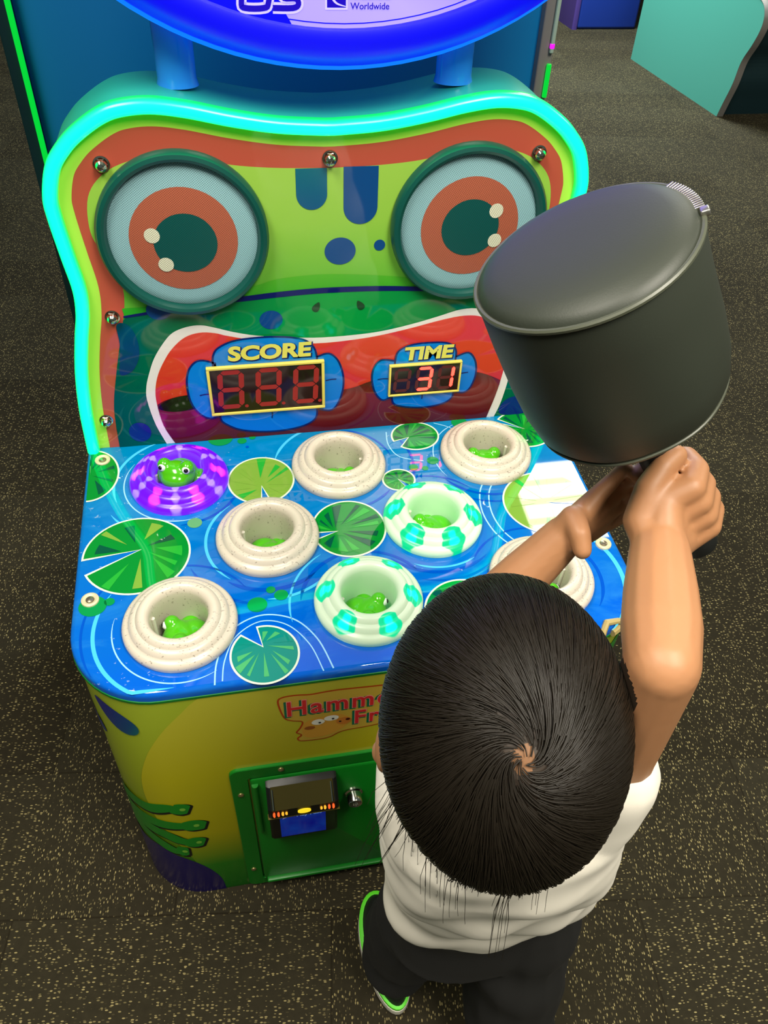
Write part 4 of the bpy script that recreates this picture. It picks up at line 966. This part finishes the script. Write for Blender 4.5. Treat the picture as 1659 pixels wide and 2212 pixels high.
prims.append(('C', [(L_(lerp(LW, (0.0983, -0.6044, 0.9515), 0.4)), 0.0130), (L_((0.0983, -0.6044, 0.9515)), 0.0100), (L_((0.0982, -0.6184, 0.9501)), 0.0082), (L_((0.099, -0.6267, 0.9415)), 0.0070)]))
# legs under the trousers and feet inside the shoes
prims += [('C', [(L_((0.060, -0.662, 0.44)), 0.036), (L_((0.016, -0.618, 0.24)), 0.036), (L_((0.004, -0.600, 0.05)), 0.026), (L_((0.000, -0.540, 0.034)), 0.022)]),
          ('C', [(L_((0.125, -0.668, 0.44)), 0.036), (L_((0.142, -0.690, 0.24)), 0.036), (L_((0.142, -0.725, 0.05)), 0.026), (L_((0.150, -0.670, 0.034)), 0.022)])]
body = organic('body', prims, 0.0020, 4, SKIN, child)
body.location = PO_*0
WH = HR.transposed() @ Vector((-0.0155, -0.0574, 0.0643)); WH = Vector((WH.x/0.072, WH.y/0.090, WH.z/0.087)).normalized()
def zlim(x, y):                                         # hairline: forehead high in front, nape low behind
    return 0.30 if y > 0.66 else (0.0 if y > 0.45 else (-0.48 if y > -0.45 else -0.60))
me_ = body.data; me_.materials.append(SCALP); me_.materials.append(SCALP2); me_.materials.append(LIPS)
for p in me_.polygons:
    q = HR.transposed() @ (Vector(p.center)+PO_-HD); s_ = Vector((q.x/0.072, q.y/0.090, q.z/0.087))
    if 0.80 < s_.length < 1.12:
        n_ = s_.normalized()
        if n_.z > zlim(n_.x, n_.y)+(0.22 if abs(n_.x) > 0.55 else 0.04) and abs(q.x) < 0.0735:
            p.material_index = 2 if n_.angle(WH) < 0.09 else 1
    if 0.0855 < q.y and -0.073 < q.z < -0.057 and abs(q.x) < 0.018: p.material_index = 3
for sg in (-1, 1):                                      # eyes
    m = MB(); c_ = Vector(hp_(sg*0.027, 0.0735, -0.010)); m.ball(c_, 0.0125, EYEW, 24, 16)
    e = m.build('eyeball', child)
    m = MB(); m.ball(c_+hf*0.0082, (0.0062, 0.0052, 0.0062), M('dark_brown_iris', (40, 24, 14), 0.1), 18, 12, HR); m.build('iris', e)
    m = MB(); m.tube([Vector(hp_(sg*(0.013+0.008*i), 0.0905-0.0035*i*i*0.5-0.001*i, 0.017+0.003*math.sin(PI*i/3))) for i in range(4)], [0.001, 0.0017, 0.0016, 0.0008], M('eyebrow_hair', (24, 18, 14), 0.6), 8); m.build('eyebrow', child)

# ---- hair: strands flowing out of the whorl
def build_hair():
    pts, rads, sizes = [], [], []
    R_ = np.array(HR); base = np.array(HD-PO_); rad = np.array((0.0722, 0.0902, 0.0872)); w_ = np.array(WH)
    def strand(p, L, seed, lift0, stray=False):
        r_ = np.random.default_rng(seed); ds = 0.0065; out = []; n = int(L/ds)
        lift = lift0; vel = None; wav = r_.uniform(-1, 1); pos = None
        for i in range(n+1):
            if pos is None:
                q = p*rad*(1+lift); out.append(R_@q+base)
                ang = math.acos(max(-1, min(1, float(p@w_))))
                t = -(w_-p*(w_@p)); t /= (np.linalg.norm(t)+1e-9)
                sw = 1.15*math.exp(-ang/0.55)+0.10*wav
                b = np.cross(p, t); t = t*math.cos(sw)+b*math.sin(sw)
                step = ds/np.linalg.norm(t*rad); p2 = p+t*step; p2 /= np.linalg.norm(p2)
                lift = min(lift+0.0035, 0.075) if not stray else min(lift+0.006, 0.12)
                if p2[2] < zlim(p2[0], p2[1])+0.02 and p2[2] < p[2]:
                    pos = R_@(p2*rad*(1+lift))+base; vel = (R_@((p2-p)*rad)); vel /= np.linalg.norm(vel)
                p = p2
            else:
                out.append(pos.copy())
                d = pos-base; hd_ = np.array((d[0], d[1], 0)); hd_ /= (np.linalg.norm(hd_)+1e-9)
                vel = vel*0.80+np.array((0.35*wav if stray else 0, 0, -1))*0.20+hd_*(0.05 if not stray else 0.04)+r_.normal(0, 0.012, 3); vel /= np.linalg.norm(vel); pos = pos+vel*ds
        return out
    cnt = 0; k_ = 0
    while cnt < 24000:
        k_ += 1
        p = rng.normal(size=3); p /= np.linalg.norm(p)
        if p[2] < zlim(p[0], p[1]): continue
        ang = math.acos(max(-1, min(1, float(p@w_))))
        if ang < 0.40 and rng.random() > 0.30+0.8*(ang/0.40): continue
        back = p[1] < 0
        L = rng.uniform(0.045, 0.085) if p[2] > 0.1 else (rng.uniform(0.028, 0.050) if back else rng.uniform(0.03, 0.055))
        s = strand(p, L, 1000+k_, 0.006+0.045*rng.random()*min(1, 0.25+ang))
        if len(s) < 3: continue
        pts += s; sizes.append(len(s)); n = len(s)
        rr = rng.uniform(0.00028, 0.00046); rads += [rr*(1-0.65*(i/(n-1))**2) for i in range(n)]; cnt += 1
    for j in range(64):                                # loose longer locks at the left side and the nape
        lock = j % 9; lr = np.random.default_rng(500+lock)
        az = lr.uniform(math.radians(195), math.radians(285)); zz = lr.uniform(-0.42, -0.05)
        az += rng.normal(0, 0.05); zz += rng.normal(0, 0.03)
        p = np.array((math.cos(az)*math.sqrt(1-zz*zz), math.sin(az)*math.sqrt(1-zz*zz), zz))
        s = strand(p, lr.uniform(0.09, 0.15)*rng.uniform(0.85, 1.1), 90000+lock, 0.05, True)
        s = [np.array(q) for q in s]
        off = rng.normal(0, 0.004, 3); s = [q+off*min(1, i/14)**1.5 for i, q in enumerate(s)]
        pts += s; sizes.append(len(s)); n = len(s); rads += [0.00034*(1-0.6*i/(n-1)) for i in range(n)]
    cv = bpy.data.hair_curves.new('hair'); cv.add_curves(sizes)
    cv.points.foreach_set('position', np.array(pts, dtype=np.float32).ravel())
    a = cv.attributes.get('radius') or cv.attributes.new('radius', 'FLOAT', 'POINT'); a.data.foreach_set('value', np.array(rads, dtype=np.float32))
    cv.materials.append(M('black_hair', (23, 18, 11), 0.46, spec=0.35))
    o = bpy.data.objects.new('hair', cv); COL.objects.link(o); o.parent = child; return o
hair = build_hair()

# ---- clothes
def stack(rows):                                        # closed oval stack as one solid
    v, f, n = [], [], 36
    for (cx, cy, cz, rx, ry) in rows:
        for i in range(n):
            a = 2*PI*i/n; c, s = math.cos(a), math.sin(a)
            v.append((cx+rx*math.copysign(abs(c)**0.85, c)-PO_.x, cy+ry*math.copysign(abs(s)**0.85, s)-PO_.y, cz))
    for k in range(len(rows)-1):
        for i in range(n): j = (i+1) % n; f.append([k*n+i, k*n+j, (k+1)*n+j, (k+1)*n+i])
    f.append(list(range(n))[::-1]); f.append([(len(rows)-1)*n+i for i in range(n)]); return v, f
_org = organic
def organic2(name, st, prims, voxel, smooth, mat, disp):
    v, f = stack(st)
    me = bpy.data.meshes.new('st'); me.from_pydata(v, [], f)
    bm = bmesh.new(); bm.from_mesh(me); bmesh.ops.recalc_face_normals(bm, faces=bm.faces); bm.to_mesh(me); bm.free()
    v2, f2 = [tuple(q.co) for q in me.vertices], [list(p.vertices) for p in me.polygons]
    for p in prims:
        for a, b in zip(p, p[1:]): limb(v2, f2, a[0], a[1], b[0], b[1])
    me2 = bpy.data.meshes.new('tmp'); me2.from_pydata(v2, [], f2)
    ob = bpy.data.objects.new('tmp', me2); COL.objects.link(ob)
    r = ob.modifiers.new('r', 'REMESH'); r.mode = 'VOXEL'; r.voxel_size = voxel
    s = ob.modifiers.new('s', 'SMOOTH'); s.factor = 0.5; s.iterations = smooth
    dg = bpy.context.evaluated_depsgraph_get(); dg.update()
    out = bpy.data.meshes.new_from_object(ob.evaluated_get(dg)); bpy.data.objects.remove(ob)
    out.name = name; out.materials.clear(); out.materials.append(mat)
    co = np.empty(len(out.vertices)*3); out.vertices.foreach_get('co', co); co = co.reshape(-1, 3)
    no = np.empty(len(out.vertices)*3); out.vertices.foreach_get('normal', no); no = no.reshape(-1, 3)
    co = disp(co, no); out.vertices.foreach_set('co', co.ravel()); out.update()
    out.polygons.foreach_set('use_smooth', [True]*len(out.polygons))
    o = bpy.data.objects.new(name, out); COL.objects.link(o); o.parent = child; return o
def folds(co, no):
    x, y, z = co[:, 0], co[:, 1], co[:, 2]
    w = 0.0030*np.sin(38*z+26*x+2.0*np.sin(14*x+9*z))+0.0022*np.sin(70*x-30*z+3*np.sin(20*y))+0.0016*np.sin(95*z+60*y)
    return co+no*(w*np.clip((0.80-z)*6+0.25, 0.2, 1))[:, None]
SHIRT = M('white_cotton', (236, 230, 216), 0.85, bump=(1400, 0.12, 0.0004))
organic2('t_shirt', [(0.087,-0.660,0.445,0.116,0.068),(0.086,-0.662,0.46,0.117,0.069),(0.082,-0.668,0.50,0.114,0.069),(0.070,-0.683,0.58,0.108,0.071),(0.056,-0.702,0.66,0.103,0.072),(0.045,-0.720,0.73,0.101,0.068),(0.037,-0.731,0.775,0.089,0.058),(0.031,-0.735,0.805,0.055,0.047),(0.029,-0.736,0.818,0.045,0.042)],
         [[(L_((0.086,-0.735,0.765)),0.042),(L_((0.095,-0.738,0.800)),0.039),(L_((0.098,-0.740,0.835)),0.036)], [(L_((-0.012,-0.733,0.760)),0.044),(L_((-0.020,-0.715,0.775)),0.043),(L_((-0.016,-0.685,0.790)),0.039)]], 0.004, 4, SHIRT, folds)
def pfold(co, no):
    x, y, z = co[:, 0], co[:, 1], co[:, 2]
    return co+no*(0.003*np.sin(50*z+20*x)+0.002*np.sin(80*z-35*y))[:, None]
organic2('trousers', [(0.091,-0.658,0.33,0.110,0.070),(0.090,-0.655,0.42,0.108,0.064),(0.086,-0.662,0.47,0.104,0.060),(0.083,-0.666,0.51,0.100,0.058)],
         [[(L_((0.044,-0.648,0.40)),0.062),(L_((0.022,-0.618,0.24)),0.058),(L_((0.014,-0.606,0.11)),0.052),(L_((0.012,-0.606,0.080)),0.049)], [(L_((0.136,-0.662,0.40)),0.064),(L_((0.140,-0.690,0.24)),0.062),(L_((0.141,-0.718,0.11)),0.058),(L_((0.141,-0.722,0.085)),0.056)]], 0.004, 4, M('black_trouser_cloth', (12, 12, 10), 0.85), pfold)
SHB = M('shoe_black_mesh', (20, 22, 20), 0.6); SHW = M('shoe_white_sole', (226, 220, 206), 0.5); SHG = M('shoe_lime_stripe', (90, 214, 40), 0.5)
def shoe(cx, cy, ang):
    Rz = Matrix.Rotation(ang, 3, 'Z')
    def outl(g, n=40):
        o_ = []
        for i in range(n):
            a = 2*PI*i/n; y = math.sin(a); x = math.cos(a)
            wd = 0.0335*(1+0.12*y) if y > -0.2 else 0.030
            o_.append(Rz @ Vector((x*(wd+g), (0.083+g)*y, 0)))
        return o_
    base = Vector((cx, cy, 0))-PO_
    m = MB(); lv = [(0.0, 0.001), (0.001, 0.006), (0.0, 0.019), (-0.004, 0.034), (-0.010, 0.048), (-0.017, 0.058)]
    m.loft([[p+base+Vector((0, 0, 0.016+ (z*1.0 if (Rz.transposed() @ p).y < 0.02 else z*0.62))) for p in outl(g-0.002)] for g, z in lv], SHB)
    s = fixn(m.build('shoe', child))
    m = MB(); m.loft([[p+base+Vector((0, 0, z)) for p in outl(g)] for g, z in ((-0.004, 0.0005), (0.001, 0.003), (0.0035, 0.012), (0.0025, 0.0235), (-0.003, 0.0255))], SHW); fixn(m.build('sole', s))
    m = MB(); m.loft([[p+base+Vector((0, 0, z)) for p in outl(g)] for g, z in ((-0.001, 0.0250), (0.0022, 0.0258), (0.0024, 0.0325), (-0.0005, 0.0340), (-0.004, 0.0342))], SHG, True, False, False); fixn(m.build('lime_stripe', s))
shoe(0.003, -0.575, 0.05); shoe(0.146, -0.700, -0.10)

# ================================================================== OTHER MACHINES BEHIND
TURQ = M('turquoise_side_panel', (84, 172, 152), 0.35); DKT = M('dark_teal_front', (26, 52, 58), 0.45); CREAM = M('cream_console', (236, 206, 150), 0.4); GREYT = M('grey_t_molding', (128, 124, 120), 0.4)
other = tag(empty('arcade_cabinet', (2.95, 3.8, 0)), 'turquoise sided arcade cabinet with a wavy front edge in the top right background', 'arcade machine')
prof = spline([(3.29,0.0),(3.265,0.08),(3.232,0.18),(3.215,0.29),(3.165,0.38),(3.135,0.46),(3.145,0.52),(3.20,0.565),(3.36,0.60),(3.44,0.70),(3.50,1.0),(3.56,1.5),(3.70,1.70)], 6)
prof = [tuple(p) for p in prof]+[(4.46, 1.70), (4.46, 0.0)]
P0 = Vector((2.95, 3.8, 0))
for x0 in (2.60, 3.27):
    m = MB(); m.loft([[Vector((x_, p[0], p[1]))-P0 for p in prof] for x_ in (x0, x0+0.03)], TURQ); fixn(m.build('side_panel', other, smooth=False))
    m = MB(); pl = [p for p in prof[:-2]]
    m.strip([Vector((x0-0.002, p[0]-0.004, p[1]))-P0 for p in pl], [Vector((x0+0.036, p[0]-0.004, p[1]))-P0 for p in pl], GREYT); m.build('edge_molding', other)
m = MB(); ip = [(p[0]+0.03 if p[0] < 3.6 else p[0]-0.02, p[1]-0.02 if p[1] > 1.6 else p[1]) for p in prof]
m.loft([[Vector((x_, p[0], p[1]))-P0 for p in ip] for x_ in (2.63, 3.27)], DKT); fixn(m.build('body', other, smooth=False))
m = MB(); m.box(Vector((2.95, 3.24, 0.585))-P0, (0.64, 0.22, 0.05), CREAM, bev=0.015); m.build('console', other)
BLUEC = M('blue_cabinet_paint', (26, 58, 150), 0.4); VIO = M('violet_side', (84, 64, 140), 0.4)
b2 = tag(empty('arcade_cabinet', (2.75, 5.7, 0)), 'dark blue arcade cabinet far behind, beside the turquoise one', 'arcade machine')
m = MB(); m.box((0.0, 0, 0.85), (0.46, 0.9, 1.7), BLUEC, bev=0.02); m.build('body', b2)
m = MB(); m.box((-0.25, 0, 0.85), (0.04, 0.92, 1.72), VIO, bev=0.01); m.build('side_panel', b2)
m = MB(); m.box((0.0, -0.46, 1.2), (0.36, 0.02, 0.3), BLACK, bev=0.005); m.build('screen', b2)
m = MB(); m.box((0.0, -0.50, 0.92), (0.42, 0.14, 0.06), VIO, bev=0.01); m.build('console', b2)

# ================================================================== LIGHT AND CAMERA
def area(name, loc, size, power, color, rot=(0, 0, 0), sy=None):
    l = bpy.data.lights.new(name, 'AREA'); l.energy = power; l.color = color; l.size = size
    if sy: l.shape = 'RECTANGLE'; l.size_y = sy
    o_ = bpy.data.objects.new(name, l); COL.objects.link(o_); o_.location = loc; o_.rotation_euler = rot; return o_
WARM = (1.0, 0.93, 0.80)
for i_ in range(4): area('ceiling_troffer_tube', (1.56, 1.31+0.125*i_, 2.7), 0.72, 3.0, WARM, sy=0.085)
area('ceiling_troffer_diffuser', (1.56, 1.50, 2.705), 0.74, 19, WARM, sy=0.52)
area('overhead_light', (0.55, -1.5, 2.7), 0.6, 92, WARM, sy=1.2)
area('overhead_light', (-0.9, -0.9, 2.7), 0.6, 64, WARM, sy=1.2)
area('overhead_light', (1.9, 4.3, 2.7), 1.2, 330, (0.84, 0.95, 1.0), sy=1.2)  # added light in place of other machines' glow, brightens far floor and turquoise side
area('overhead_light', (3.6, 0.4, 2.7), 0.6, 50, WARM, sy=1.2)
w = bpy.data.worlds.new('arcade_room'); scene.world = w; w.use_nodes = True
w.node_tree.nodes['Background'].inputs[0].default_value = (0.09, 0.115, 0.10, 1); w.node_tree.nodes['Background'].inputs[1].default_value = 1.0

cam = bpy.data.cameras.new('camera'); co = bpy.data.objects.new('camera', cam); COL.objects.link(co)
pi_, ya, ro = math.radians(43.1953), math.radians(12.6565), math.radians(2.9839)
fw = Vector((math.sin(ya)*math.cos(pi_), math.cos(ya)*math.cos(pi_), -math.sin(pi_))); rt = Vector((math.cos(ya), -math.sin(ya), 0)); up = rt.cross(fw)
rt, up = rt*math.cos(ro)+up*math.sin(ro), up*math.cos(ro)-rt*math.sin(ro)
co.matrix_world = Matrix.Translation((-0.1273, -0.98424, 1.34251)) @ Matrix((rt, up, -fw)).transposed().to_4x4()
cam.sensor_fit = 'VERTICAL'; cam.sensor_height = 24.0; cam.sensor_width = 18.0; cam.lens = 1713.4/2212*24.0
cam.clip_start = 0.02; cam.clip_end = 60
scene.camera = co
scene.view_settings.view_transform = 'Standard'; scene.view_settings.look = 'None'; scene.view_settings.gamma = 1.0
scene.view_settings.exposure = -0.22; scene.view_settings.use_curve_mapping = False
